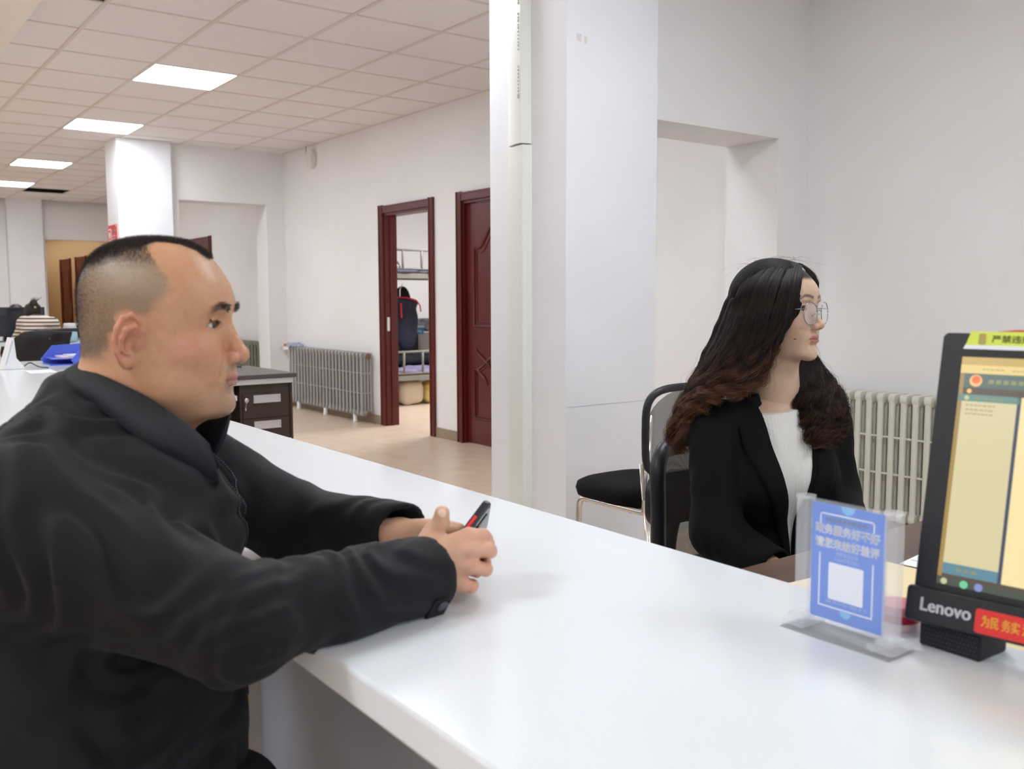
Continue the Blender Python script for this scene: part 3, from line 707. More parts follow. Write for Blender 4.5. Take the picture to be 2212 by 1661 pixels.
# bunk bed and things in the bedroom
steel = mat('grey_painted_steel', rgb(128, 124, 118), .4); board = mat('bed_board', rgb(176, 150, 118), .6)
bk = thing('bunk_bed', 'grey steel bunk bed seen through the open doorway', 'bed', (5.6, 9.45, 0))
bx0_, bx1_, by0_, by1_ = 4.62, 6.60, 9.0, 9.88
for x in (bx0_, bx1_):
    for y in (by0_, by1_): bm = B(); tube(bm, [(x, y, 0), (x, y, 1.735)], .019, 10); obj('post', bm, steel, bk, smooth=True)
bm = B()
for y in (by0_, by1_):
    for z in (.325, 1.455): box(bm, bx0_, bx1_, y-.012, y+.012, z-.03, z+.02)
for x in (bx0_, bx1_):
    for z in (.325, 1.455, .85, 1.73): box(bm, x-.012, x+.012, by0_, by1_, z-.02, z+.015)
obj('side_rail', bm, steel, bk)
for z in (.345, 1.475): obj('bed_board', boxes((bx0_+.02, bx1_-.02, by0_-.01, by1_-.02, z-.015, z+.004)), board, bk)
for za, zb in ((1.53, 1.735), (.375, .615)):
    bm = B(); tube(bm, [(4.7, by0_, za), (6.5, by0_, za)], .011, 8); tube(bm, [(4.7, by0_, zb), (6.5, by0_, zb)], .013, 8)
    for x in (4.72, 4.95, 5.19, 5.43, 5.67, 5.91, 6.15, 6.39): tube(bm, [(x, by0_, za), (x, by0_, zb)], .013, 8)
    obj('guard_rail', bm, steel, bk, smooth=True)
bm = B(); tube(bm, bend([(5.15, by1_, 1.56), (5.16, by1_, 1.66), (5.62, by1_, 1.66), (5.66, by1_, 1.56)], .05), .012, 8); obj('far_guard', bm, steel, bk, smooth=True)
def wavy(name, x0, x1, y0, y1, z0, z1, m, label, cat, amp=.012, seed=1):
    bm = B(); n = 28; mm_ = 14; R_ = np.random.default_rng(seed); ph = R_.uniform(0, 6, 6)
    top = [[bm.verts.new((x0+(x1-x0)*i/n, y0+(y1-y0)*j/mm_, z1+amp*(math.sin(i*.9+ph[0]+j*.5)+.6*math.sin(i*1.9+ph[1]-j*.8)+.5*math.sin(j*1.4+ph[2]))-(.02 if j in (0, mm_) else 0))) for j in range(mm_+1)] for i in range(n+1)]
    bot = [[bm.verts.new((x0+(x1-x0)*i/n, y0+(y1-y0)*j/mm_-(.012*math.sin(i*1.3+ph[3]) if j == 0 else 0), z0)) for j in range(mm_+1)] for i in range(n+1)]
    for i in range(n):
        for j in range(mm_):
            bm.faces.new((top[i][j], top[i+1][j], top[i+1][j+1], top[i][j+1])); bm.faces.new((bot[i][j], bot[i][j+1], bot[i+1][j+1], bot[i+1][j]))
        bm.faces.new((bot[i][0], bot[i+1][0], top[i+1][0], top[i][0])); bm.faces.new((bot[i][mm_], top[i][mm_], top[i+1][mm_], bot[i+1][mm_]))
    for j in range(mm_):
        bm.faces.new((bot[0][j], top[0][j], top[0][j+1], bot[0][j+1])); bm.faces.new((bot[n][j], bot[n][j+1], top[n][j+1], top[n][j]))
    return tag(obj(name, bm, m, smooth=True), label, cat)
wavy('quilt', 4.64, 6.58, 8.985, 9.84, 1.485, 1.535, mat('dark_quilt', rgb(62, 58, 76), .9, var=rgb(100, 96, 116), vscale=14), 'dark indigo quilt on the upper bunk', 'quilt', .006, 3)
wavy('bed_sheet', 4.64, 6.58, 9.02, 9.84, .352, .42, mat('lilac_sheet', rgb(156, 146, 176), .9, var=rgb(120, 110, 142), vscale=12), 'lilac bed sheet on the lower bunk', 'sheet', .012, 4)
wavy('black_bedding', 4.75, 6.3, 9.35, 9.8, .452, .545, mat('black_cloth', rgb(22, 26, 30), .9), 'black garment stretched along the lower bunk', 'clothes', .012, 5)
bm = B(); lathe(bm, [(0, -.06), (.07, -.05), (.11, 0), (.07, .05), (0, .06)], (0, 0, 0), 16, M=Matrix.Translation((4.98, 9.2, .525)) @ Matrix.Rotation(.5, 4, 'Y') @ Matrix.Diagonal((1.2, .8, .8, 1)))
tag(obj('pillow', bm, mat('white_cotton', rgb(226, 226, 226), .85), smooth=True), 'small white pillow at the left end of the lower bunk', 'pillow')
bm = B(); lathe(bm, [(0, -.02), (.06, -.016), (.08, 0), (.05, .02), (0, .024)], (0, 0, 0), 14, M=Matrix.Translation((5.2, 9.3, 1.57)) @ Matrix.Diagonal((1.4, 1, 1, 1)))
tag(obj('red_cloth', bm, mat('red_white_cloth', rgb(206, 92, 96), .9, var=rgb(226, 220, 220), vscale=18), smooth=True), 'crumpled red and white cloth on the upper bunk', 'cloth')
# ================================================================== IMPLICIT SURFACE TOOLKIT
from mathutils.bvhtree import BVHTree
V = lambda *a: np.array(a, dtype=np.float32)
def smin(a, b, k):
    h = np.clip(.5+.5*(b-a)/k, 0, 1); return b*(1-h)+a*h-k*h*(1-h)
def smax(a, b, k): return -smin(-a, -b, k)
def sph(P, c, r): return np.linalg.norm(P-V(*c), axis=1)-r
def cap(P, a, b, ra, rb=None):
    rb = ra if rb is None else rb; a = V(*a); b = V(*b); d = b-a
    t = np.clip(((P-a) @ d)/max(float(d @ d), 1e-12), 0, 1); return np.linalg.norm(P-a-t[:, None]*d, axis=1)-(ra+(rb-ra)*t)
def ell(P, c, r, R=None):
    q = P-V(*c)
    if R is not None: q = q @ R
    r = V(*r); k0 = np.linalg.norm(q/r, axis=1); k1 = np.linalg.norm(q/(r*r), axis=1)+1e-9
    return k0*(k0-1)/k1
def chain(P, pts, rs, k=.004):
    d = None
    for i in range(len(pts)-1):
        e = cap(P, pts[i], pts[i+1], rs[i], rs[i+1]); d = e if d is None else smin(d, e, k)
    return d
def rotm(ax, deg):
    return np.array(Matrix.Rotation(math.radians(deg), 3, ax), dtype=np.float32)
def _h(i, s):
    v = np.sin(i[:, 0]*127.1+i[:, 1]*311.7+i[:, 2]*74.7+s*53.3)*43758.5453; return v-np.floor(v)
def noise3(P, s=0):
    i = np.floor(P); f = P-i; f = f*f*(3-2*f); out = 0
    for dx in (0, 1):
        for dy in (0, 1):
            for dz in (0, 1):
                w_ = (f[:, 0] if dx else 1-f[:, 0])*(f[:, 1] if dy else 1-f[:, 1])*(f[:, 2] if dz else 1-f[:, 2])
                out = out+w_*_h(i+np.array([dx, dy, dz]), s)
    return out*2-1
def sstep(a, b, x): t = np.clip((x-a)/(b-a), 0, 1); return t*t*(3-2*t)
def surface(F, lo, hi, h, step=4, relax=1):
    """surface nets over a narrow band; returns verts, quads"""
    lo = np.array(lo, float); hi = np.array(hi, float)
    n = np.ceil((hi-lo)/h).astype(int)+1; n = (np.ceil((n-1)/step)*step+1).astype(int)
    nc = (n-1)//step+1
    ax = [lo[i]+h*step*np.arange(nc[i]) for i in range(3)]
    G = np.stack(np.meshgrid(*ax, indexing='ij'), -1).reshape(-1, 3).astype(np.float32)
    c = F(G).reshape(nc)
    band = np.abs(c) < h*step*1.9
    full = np.where(c > 0, 1., -1.).astype(np.float32)
    D = np.repeat(np.repeat(np.repeat(full, step, 0), step, 1), step, 2)[:n[0], :n[1], :n[2]].copy()*h*9
    # mark fine nodes near band coarse nodes
    m = np.zeros(n, bool)
    idx = np.argwhere(band)
    r = step//2+1
    mb = np.zeros(nc+2, bool); mb[1:-1, 1:-1, 1:-1] = band
    for i in range(-r, r+1):
        for j in range(-r, r+1):
            for k in range(-r, r+1):
                q = idx*step+np.array([i, j, k]); ok = ((q >= 0) & (q < n)).all(1); q = q[ok]; m[q[:, 0], q[:, 1], q[:, 2]] = True
    q = np.argwhere(m); out = np.empty(len(q), np.float32)
    for s in range(0, len(q), 200000):
        e = q[s:s+200000]; out[s:s+200000] = F((lo+e*h).astype(np.float32))
    D[q[:, 0], q[:, 1], q[:, 2]] = out
    # cells
    neg = D < 0
    S0 = neg[:-1, :-1, :-1]; cnt = np.zeros(S0.shape, np.int8)
    cs = [(a, b, c_) for a in (0, 1) for b in (0, 1) for c_ in (0, 1)]
    sl = lambda o, d: slice(o, d-1+o)
    for a, b, c_ in cs: cnt += neg[sl(a, n[0]), sl(b, n[1]), sl(c_, n[2])]
    act = np.argwhere((cnt > 0) & (cnt < 8))
    vid = -np.ones(S0.shape, np.int64); vid[act[:, 0], act[:, 1], act[:, 2]] = np.arange(len(act))
    acc = np.zeros((len(act), 3)); wsum = np.zeros(len(act))
    val = {o: D[act[:, 0]+o[0], act[:, 1]+o[1], act[:, 2]+o[2]] for o in cs}
    for a in cs:
        for axx in range(3):
            if a[axx]: continue
            b = list(a); b[axx] = 1; b = tuple(b); va, vb = val[a], val[b]; x = (va < 0) != (vb < 0)
            t = np.where(x, va/(va-vb+1e-20), 0); p = np.array(a, float)[None, :].repeat(len(act), 0); p[:, axx] += t
            acc[x] += p[x]; wsum[x] += 1
    Vt = lo+(act+acc/wsum[:, None])*h
    quads = []
    for axx in range(3):
        u, v = (axx+1) % 3, (axx+2) % 3
        sa = [slice(1, n[i]-1) for i in range(3)]; sa[axx] = slice(0, n[axx]-1)
        sb = list(sa); sb[axx] = slice(1, n[axx])
        A_ = neg[tuple(sa)]; B_ = neg[tuple(sb)]
        e = np.argwhere(A_ != B_); off = np.array([s.start for s in sa]); g = e+off
        flip = A_[e[:, 0], e[:, 1], e[:, 2]]
        def vv(du, dv):
            c_ = g.copy(); c_[:, u] -= du; c_[:, v] -= dv; return vid[c_[:, 0], c_[:, 1], c_[:, 2]]
        Q = np.stack([vv(1, 1), vv(0, 1), vv(0, 0), vv(1, 0)], 1)
        Q[~flip] = Q[~flip][:, ::-1]; quads.append(Q)
    Q = np.concatenate(quads); Q = Q[(Q >= 0).all(1)]
    for _ in range(relax):
        s = np.zeros_like(Vt); c_ = np.zeros(len(Vt))
        for a, b in ((0, 1), (1, 2), (2, 3), (3, 0)):
            np.add.at(s, Q[:, a], Vt[Q[:, b]]); np.add.at(s, Q[:, b], Vt[Q[:, a]]); np.add.at(c_, Q[:, a], 1); np.add.at(c_, Q[:, b], 1)
        Vt = Vt*.5+.5*s/c_[:, None]
    return Vt, Q
def mesh_np(name, Vt, Q, cols=None):
    me = bpy.data.meshes.new(name); me.vertices.add(len(Vt)); me.vertices.foreach_set('co', np.asarray(Vt, np.float32).ravel())
    k = Q.shape[1]; me.loops.add(len(Q)*k); me.loops.foreach_set('vertex_index', Q.astype(np.int32).ravel())
    me.polygons.add(len(Q)); me.polygons.foreach_set('loop_start', (np.arange(len(Q))*k).astype(np.int32))
    me.update(calc_edges=True); smooth_all(me)
    if cols is not None:
        a = me.color_attributes.new('tint', 'FLOAT_COLOR', 'POINT'); c = np.ones((len(Vt), 4), np.float32); c[:, :3] = cols; a.data.foreach_set('color', c.ravel())
    return me
def merge(*parts):
    Vs, Qs, Cs, o = [], [], [], 0
    for p in parts:
        Vs.append(p[0]); Qs.append(p[1]+o); o += len(p[0]); Cs.append(p[2] if len(p) > 2 else None)
    return np.concatenate(Vs), np.concatenate(Qs), (np.concatenate(Cs) if Cs[0] is not None else None)
def strands(paths, r0, r1, cols=None, n=3):
    """paths (m,k,3) -> tapered n-sided strands"""
    m, k, _ = paths.shape
    T = np.gradient(paths, axis=1); T /= np.linalg.norm(T, axis=2, keepdims=True)+1e-9
    up = np.array([.31, .17, .93]); A_ = np.cross(T, up); A_ /= np.linalg.norm(A_, axis=2, keepdims=True)+1e-9; B_ = np.cross(T, A_)
    r0 = np.broadcast_to(np.asarray(r0, float), (m,)); r1 = np.broadcast_to(np.asarray(r1, float), (m,))
    s = np.linspace(0, 1, k)[None, :, None]; R_ = r0[:, None, None]*(1-s)+r1[:, None, None]*s
    rings = [paths+(A_*math.cos(2*PI*j/n)+B_*math.sin(2*PI*j/n))*R_ for j in range(n)]
    Vt = np.stack(rings, 2).reshape(-1, 3)
    base = (np.arange(m)*k)[:, None]+np.arange(k-1)[None, :]; base = base.reshape(-1)*n
    Q = np.concatenate([np.stack([base+j, base+(j+1) % n, base+n+(j+1) % n, base+n+j], 1) for j in range(n)])
    C_ = None
    if cols is not None: C_ = np.repeat(cols.reshape(-1, 3), n, 0)
    return Vt, Q, C_
def at(px, py, D):
    """point of the place seen in direction (px,py) of the photo, D metres in front of the lens"""
    v = cam.matrix_world.to_3x3() @ Vector(((px-1106)/2019.5, (830.5-py)/2019.5, -1)); p = cam.matrix_world.translation+v*D
    return np.array(p)
def local_frame(O, yaw_vec, pitch=0, roll=0):
    """columns: forward, left, up in world space"""
    f = np.array([yaw_vec[0], yaw_vec[1], 0.]); f /= np.linalg.norm(f); l = np.array([-f[1], f[0], 0]); u = np.array([0, 0, 1.])
    M_ = np.stack([f, l, u], 1)
    Rp = np.array(Matrix.Rotation(math.radians(-pitch), 3, 'Y')); Rr = np.array(Matrix.Rotation(math.radians(roll), 3, 'X'))
    return np.array(O, float), M_ @ Rp @ Rr
def tow(fr, P): return fr[0]+np.asarray(P) @ fr[1].T
def tol(fr, P): return (np.asarray(P)-fr[0]) @ fr[1]

# ------------------------------------------------------------------ heads
def table(zs, vs, n=240, sm=7):
    z = np.linspace(zs[0], zs[-1], n); v = np.interp(z, zs, vs)
    k = np.ones(sm)/sm; vp = np.pad(v, sm//2, mode='edge'); v = np.convolve(vp, k, 'valid'); vp = np.pad(v, sm//2, mode='edge'); v = np.convolve(vp, k, 'valid')
    return z, v
def head_sdf(pr):
    zt = pr['z']; Tf = table(zt, pr['xf']); Tw = table(zt, pr['w'])
    def F(P):
        x, y, z = P[:, 0], P[:, 1], P[:, 2]; ya = np.abs(y); Pm = P.copy(); Pm[:, 1] = ya
        n_ = pr['cn']; a, b, c = pr['cr']; cc = pr['cc']
        q = np.abs((P-V(*cc))/V(a, b, c)); k0 = (q[:, 0]**n_+q[:, 1]**n_+q[:, 2]**n_)**(1/n_)
        d = (k0-1)*min(a, b, c)*1.02
        # face
        xf = np.interp(z, *Tf); wd = np.interp(z, *Tw); xc = pr['xc']
        fx = np.where(x > xc, (x-xc)/(xf-xc), (x-xc)/(.055)); ex = 2.25
        k1 = (np.abs(fx)**ex+(ya/wd)**ex)**(1/ex); df = (k1-1)*np.minimum(wd, xf-xc)
        under = (pr['zc']-z)+np.clip(.08-x, -.03, .2)*pr.get('under', .12)
        df = smax(df, under, .014); df = smax(df, z-.055, .03)
        d = smin(d, df, .02)
        # neck and throat
        for (p0, p1, r0_, r1_, k) in pr['neck']: d = smin(d, cap(P, p0, p1, r0_, r1_), k)
        for (c_, r_, k) in pr.get('add', []): d = smin(d, ell(Pm, c_, r_), k)
        # sockets, lids
        ex_, ey, ez = pr['eye']; er = pr['er']
        d = smax(d, -ell(Pm, (ex_+.026, ey, ez+.004), (.013, .021, .0115)), .012)
        d = smin(d, sph(Pm, (ex_, ey, ez), er+.0022), .006)
        d = smin(d, ell(Pm, (ex_-.002, ey, ez+.002), (er+.0035, er+.006, er-.002)), .005)
        # fold above lid
        d = smax(d, -cap(Pm, (ex_+er*.93, ey-.011, ez+.0075), (ex_+er*.72, ey+.016, ez+.0055), .0012), .003)
        for k_ in range(6):   # slit between the lids
            t = -1+2*(k_+.5)/6; yy = ey+t*pr['slit']; zz = ez+pr.get('tilt', 0)*t
            hh = pr['slith']*(1-t*t)**.5+.0006
            dy_ = min(abs(yy-ey), er*.93); d = smax(d, -ell(Pm, (ex_+(er*er-dy_*dy_)**.5*1.02, yy, zz), (.010, pr['slit']/4.0, hh)), .0012)
        # nose
        nz = pr['nose']
        d = smin(d, chain(P, nz['bridge'], nz['br'], .004), .010)
        d = smin(d, sph(P, nz['tip'], nz['tr']), .008)
        d = smin(d, ell(Pm, nz['ala'], nz['ar']), .005)
        d = smax(d, -ell(Pm, nz['nos'], (.0055, .0036, .0032)), .0025)
        d = smax(d, -(cap(Pm, (nz['ala'][0]-.002, nz['ala'][1]+.008, nz['ala'][2]+.004), (nz['ala'][0]-.006, nz['ala'][1]+.018, nz['ala'][2]-.024), .0015)+pr.get('fold', 0)), .008)
        # mouth
        m_ = pr['mouth']; mz = m_['z']; mx = m_['x']; mw = m_['w']; bk = m_['back']
        pu = [(mx, 0, mz+.0042), (mx-.001, .007, mz+.0052), (mx-.006, .016, mz+.0030), (mx-bk, mw, mz)]
        pl_ = [(mx-.001, 0, mz-.0052), (mx-.003, .010, mz-.0050), (mx-.008, .017, mz-.0030), (mx-bk, mw, mz)]
        d = smin(d, chain(Pm, pu, [.0040*m_['f'], .0042*m_['f'], .0034, .0018], .002), .004)
        d = smin(d, chain(Pm, pl_, [.0050*m_['f'], .0046*m_['f'], .0036, .0018], .002), .004)
        d = smax(d, -chain(Pm, [(mx+.0045, 0, mz), (mx+.003, .010, mz+.0003), (mx-bk+.002, mw+.001, mz-.0005)], [.0009, .0009, .0010], .001), .0018)
        d = smax(d, -cap(Pm, (mx+.004, 0, mz-.0155), (mx-.004, .013, mz-.0145), .0022), .008)
        # ear
        E = pr['ear']; Re = E['R']; q = (Pm-V(*E['c'])) @ Re/E['s']   # ear coords: x fwd, y out, z up
        near = np.abs(q).max(1) < .055
        if near.any():
            qe = q[near]
            plate = ell(qe, (-.002, .002, 0), (.0165, .0055, .030)); 
            e = plate
            hel = [(.006, .003, .006), (.009, .006, .016), (.006, .009, .027), (-.004, .012, .0325), (-.0135, .014, .027), (-.018, .0145, .013), (-.0175, .013, -.002), (-.013, .010, -.016), (-.006, .006, -.026)]
            e = smin(e, chain(qe, hel, [.003, .0034, .0036, .0036, .0034, .0034, .0032, .0034, .004], .002), .0035)
            e = smin(e, ell(qe, (.0015, .0035, -.0285), (.0075, .0045, .0085)), .005)
            ah = [(.003, .006, .018), (-.006, .0085, .012), (-.0085, .009, .000), (-.006, .0085, -.012), (.001, .008, -.0165)]
            e = smin(e, chain(qe, ah, [.0022, .0030, .0032, .0030, .0030], .002), .0025)
            e = smax(e, -ell(qe, (.003, .010, -.003), (.0085, .009, .0125)), .003)
            e = smax(e, -chain(qe, [(.001, .012, .022), (-.010, .0155, .018), (-.0135, .0155, .0), (-.010, .0135, -.013)], [.0022, .0024, .0022, .0016], .001), .0025)
            e = smin(e, ell(qe, (.0105, .004, -.005), (.004, .0045, .0065)), .003)
            e = smin(e, ell(qe, (.002, -.004, 0), (.014, .007, .026)), .006)
            dn = d[near]; d[near] = smin(dn, e*E['s'], .004)
        return d
    return F
def eye_ball(name, c, r, fr, look, parent, iris=(.09, .055, .04)):
    bm = B(); bmesh.ops.create_uvsphere(bm, u_segments=40, v_segments=28, radius=r)
    lk = Vector(look).normalized(); q = Vector((0, 0, 1)).rotation_difference(lk).to_matrix().to_4x4()
    me = bpy.data.meshes.new(name)
    cols = []
    for v in bm.verts:
        a = math.acos(max(-1, min(1, v.co.z/r)))*r
        if a < .0024: c_ = (.008, .007, .007)
        elif a < .0058: c_ = iris
        elif a < .0064: c_ = (.03, .02, .02)
        else: c_ = (.66, .60, .56)
        cols.append(c_)
    bmesh.ops.transform(bm, matrix=q, verts=bm.verts[:]); bm.to_mesh(me); bm.free()
    a = me.color_attributes.new('tint', 'FLOAT_COLOR', 'POINT'); a.data.foreach_set('color', np.array([(*c_, 1) for c_ in cols], np.float32).ravel())
    co = np.zeros(len(me.vertices)*3); me.vertices.foreach_get('co', co); co = co.reshape(-1, 3)+np.array(c); me.vertices.foreach_set('co', tow(fr, co).astype(np.float32).ravel())
    smooth_all(me); o = obj(name, me, eye_m, parent); return o
skin_m = mat('skin', (.6, .4, .3), .40, spec=.5, sss=.10, vcol='tint', bump=.00025, bscale=700)
eye_m = mat('eyeball', (.7, .7, .7), .12, vcol='tint', spec=.5)
hair_m = mat('hair_strands', (.02, .015, .012), .46, vcol='tint', spec=.28)
buzz_m = mat('buzz_hair', (.02, .015, .012), .6, vcol='tint', spec=.3)

# ================================================================== THE MAN AT THE COUNTER
MO = at(331, 700, 1.27)
mfr = local_frame(MO, (.811, -.585), pitch=0)
man = thing('person', 'balding man in a black zip jacket leaning on the counter, holding a phone', 'person', (.2, 1.3, 0))
mp = dict(cn=2.35, cr=(.0965, .079, .083), cc=(.004, 0, .030), xc=.012,
    z=[-.150, -.128, -.118, -.108, -.098, -.088, -.076, -.062, -.045, -.025, -.005, .012, .03, .06],
    xf=[.078, .092, .0990, .1020, .1025, .1020, .1070, .1085, .1030, .0965, .0930, .0970, .1040, .0985],
    w=[.040, .047, .053, .059, .064, .068, .073, .0765, .079, .079, .077, .076, .076, .074],
    zc=-.127, under=.10,
    neck=[((-.032, 0, -.03), (-.060, 0, -.15), .056, .066, .03), ((.035, 0, -.088), (-.035, 0, -.155), .045, .064, .03)],
    add=[((.068, .044, -.036), (.026, .024, .022), .02), ((.089, .026, .019), (.014, .026, .0075), .012), ((.088, 0, -.110), (.016, .02, .012), .014), ((.030, .052, -.082), (.040, .022, .026), .02)],
    eye=(.0805, .0300, 0), er=.0128, slit=.0165, slith=.0046, tilt=-.0012,
    nose=dict(bridge=[(.0965, 0, .006), (.1025, 0, -.010), (.1095, 0, -.026), (.1145, 0, -.039)], br=[.0075, .0078, .0095, .0115], tip=(.1165, 0, -.0425), tr=.0112, ala=(.1065, .0155, -.0455), ar=(.0125, .0080, .0090), nos=(.1115, .0080, -.0545)),
    fold=.0, mouth=dict(z=-.0755, x=.1075, w=.0275, back=.0205, f=.90),
    ear=dict(c=(-.002, .0785, -.018), s=1.03, R=(rotm('Y', 14) @ rotm('Z', -24))))
mF = head_sdf(mp)
def man_cols(P, rng=3):
    x, y, z = P[:, 0], P[:, 1], P[:, 2]; ya = np.abs(y); n = len(P)
    c = np.tile(np.array(rgb(198, 150, 116)), (n, 1))
    def mixc(col, m): nonlocal_c = c*(1-m[:, None])+np.array(col)*m[:, None]; c[:] = nonlocal_c
    big = noise3(P*38, 1)
    mixc(rgb(190, 138, 104), .5*sstep(-.2, .6, big))
    mixc(rgb(196, 134, 112), .75*np.exp(-(((x-.070)/.03)**2+((ya-.06)/.03)**2+((z+.032)/.022)**2)))         # ruddy cheek
    mixc(rgb(198, 136, 116), .7*np.exp(-(((x-.117)/.016)**2+((z+.043)/.014)**2)))
    mixc(rgb(212, 140, 118), .45*sstep(.078, .088, ya)*(x < .03)*(z > -.06))                                      # ear
    mixc(rgb(176, 112, 92), .5*sstep(.020, .012, np.hypot(x-.006, z+.018))*(ya > .07))
    mixc(rgb(168, 140, 116), .55*sstep(.3, .9, np.exp(-(((z+.060)/.008)**2+(ya/.03)**2))*(x > .07)*1.6))                                # moustache shadow of shaved beard
    mixc(rgb(160, 136, 114), .42*sstep(-.075, -.10, z)*sstep(.02, .06, x)*(.6+.4*noise3(P*300, 4)))
    lipd = np.exp(-((z+.0755)/.0075)**4)*sstep(.027, .022, ya)*(x > mp['mouth']['x']-.017)
    mixc(rgb(172, 106, 100), .9*lipd); mixc(rgb(104, 52, 54), .9*np.exp(-((z+.0755)/.0013)**2)*lipd)
    mixc(rgb(222, 176, 140), .12*sstep(.1, .8, noise3(P*170, 13))); mixc(rgb(160, 104, 78), .14*sstep(.2, .9, noise3(P*260, 14)))
    mixc(rgb(150, 128, 104), .45*sstep(-.068, -.085, z)*sstep(.075, .095, x)*sstep(.040, .02, ya))
    # eyebrow
    bz = .0215+.003*sstep(.012, .030, ya)-.006*sstep(.036, .055, ya)
    br = np.exp(-((z-bz)/.0052)**4)*sstep(.008, .014, ya)*sstep(.056, .046, ya)*(x > .06)
    mixc(rgb(98, 82, 74), br*np.clip(.70+.35*noise3(P*V(160, 160, 500), 5), 0, 1))
    lr = z-(.0046*np.sqrt(np.clip(1-((ya-.030)/.0168)**2, 0, 1)))
    mixc(rgb(52, 38, 34), .9*np.exp(-((lr-.0008)/.0011)**2)*sstep(.0185, .015, np.abs(ya-.030))*(x > .060))
    lr = z+(.0046*np.sqrt(np.clip(1-((ya-.030)/.0168)**2, 0, 1)))
    mixc(rgb(140, 96, 78), .6*np.exp(-((lr+.0010)/.0012)**2)*sstep(.0185, .015, np.abs(ya-.030))*(x > .060))
    eyl = np.exp(-(((x-.091)/.012)**2+((ya-.033)/.015)**2+(z/.0032)**2)); mixc(rgb(120, 78, 62), .6*eyl)
    # scalp
    wig = .004*noise3(P*90, 12); top = sstep(.008, -.008, ya-(np.interp(x, [-.02, .005, .02, .05, .085], [.060, .048, .032, .020, .014])+wig))*sstep(.084, .074, x+wig)*sstep(.06, .082, z)
    hl = np.interp(z, [-.04, -.01, .0, .012, .022, .045, .062, .085, .11], [-.040, -.030, .000, .016, .032, .046, .042, .022, .008])
    side = sstep(hl+.011, hl-.010, x+.006*noise3(P*110, 7))*sstep(-.055, -.03, z)*(ya < .088)
    side = side*np.where(ya > .0775, sstep(.75, 1.25, ((x+.002)/.030)**2+((z+.020)/.040)**2), 1)
    crown = sstep(.078, .092, z-.25*np.clip(x+.02, -1, 0)*0)*sstep(-.10, .03, x+.06)
    tone = np.clip(.5+.5*noise3(P*26, 9), 0, 1)[:, None]
    sc = np.array(rgb(150, 132, 108))*(1-tone)+np.array(rgb(122, 104, 84))*tone
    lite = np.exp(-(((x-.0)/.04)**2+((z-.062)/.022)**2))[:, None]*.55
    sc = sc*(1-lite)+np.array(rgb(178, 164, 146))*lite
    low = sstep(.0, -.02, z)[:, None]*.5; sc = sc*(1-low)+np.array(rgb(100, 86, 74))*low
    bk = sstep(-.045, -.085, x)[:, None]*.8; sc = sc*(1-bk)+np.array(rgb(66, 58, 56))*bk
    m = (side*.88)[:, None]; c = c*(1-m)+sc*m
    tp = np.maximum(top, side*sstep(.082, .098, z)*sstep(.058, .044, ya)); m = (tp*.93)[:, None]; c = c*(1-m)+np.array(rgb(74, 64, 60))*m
    return np.clip(c, 0, 1), side, tp
hv, hq = surface(mF, (-.12, -.105, -.215), (.14, .105, .125), .0014)
hc, hside, htop = man_cols(hv.astype(np.float32))
hw = tow(mfr, hv)

# ---- hands
def finger(P, pts, rs, k=.0025):
    d = chain(P, pts, rs, .0022)
    return d
def hand_sdf(wr, wr2, knuck, kr, fingers, thumb, palm, web=.006):
    """wr2->wr forearm, knuck list of 4 knuckle points, fingers list of (pts, radii)"""
    def F(P):
        d = cap(P, wr2, wr, .0285, .026)
        for i, kp in enumerate(knuck):
            base = np.array(wr)+(np.array(palm[i])-np.array(wr))
            d = smin(d, cap(P, palm[i], kp, .0150, kr[i]), .012)
            d = smin(d, cap(P, wr, palm[i], .020, .0150), .014)
        for pts, rs in fingers: d = smin(d, finger(P, pts, rs), web)
        d = smin(d, finger(P, *thumb), .010)
        return d
    return F
# right hand, back of the hand turned to the lens, fingers curled round the left hand
Rw = at(925, 1222, 1.245); Rw2 = at(800, 1262, 1.17)
Rk = [at(1012, 1158, 1.262), at(1017, 1187, 1.255), at(1014, 1222, 1.254), at(998, 1262, 1.256)]
Rp = [at(940, 1190, 1.262), at(940, 1207, 1.256), at(938, 1232, 1.254), at(935, 1262, 1.252)]
Rf = [([Rk[0], at(1043, 1157, 1.268), at(1050, 1164, 1.292), at(1034, 1168, 1.312)], [.0104, .0100, .0094, .0084]),
      ([Rk[1], at(1056, 1188, 1.262), at(1059, 1191, 1.288), at(1040, 1193, 1.310)], [.0106, .0103, .0096, .0086]),
      ([Rk[2], at(1049, 1230, 1.262), at(1051, 1229, 1.287), at(1034, 1224, 1.306)], [.0096, .0094, .0088, .0080]),
      ([Rk[3], at(1018, 1267, 1.260), at(1020, 1264, 1.284), at(1004, 1258, 1.300)], [.0094, .0090, .0084, .0076])]
Rt = ([at(918, 1185, 1.262), at(936, 1148, 1.272), at(952, 1128, 1.268), at(955, 1108, 1.262)], [.0175, .0140, .0120, .0102])
rF = hand_sdf(Rw, Rw2, Rk, [.0112, .0112, .0110, .0100], Rf, Rt, Rp)
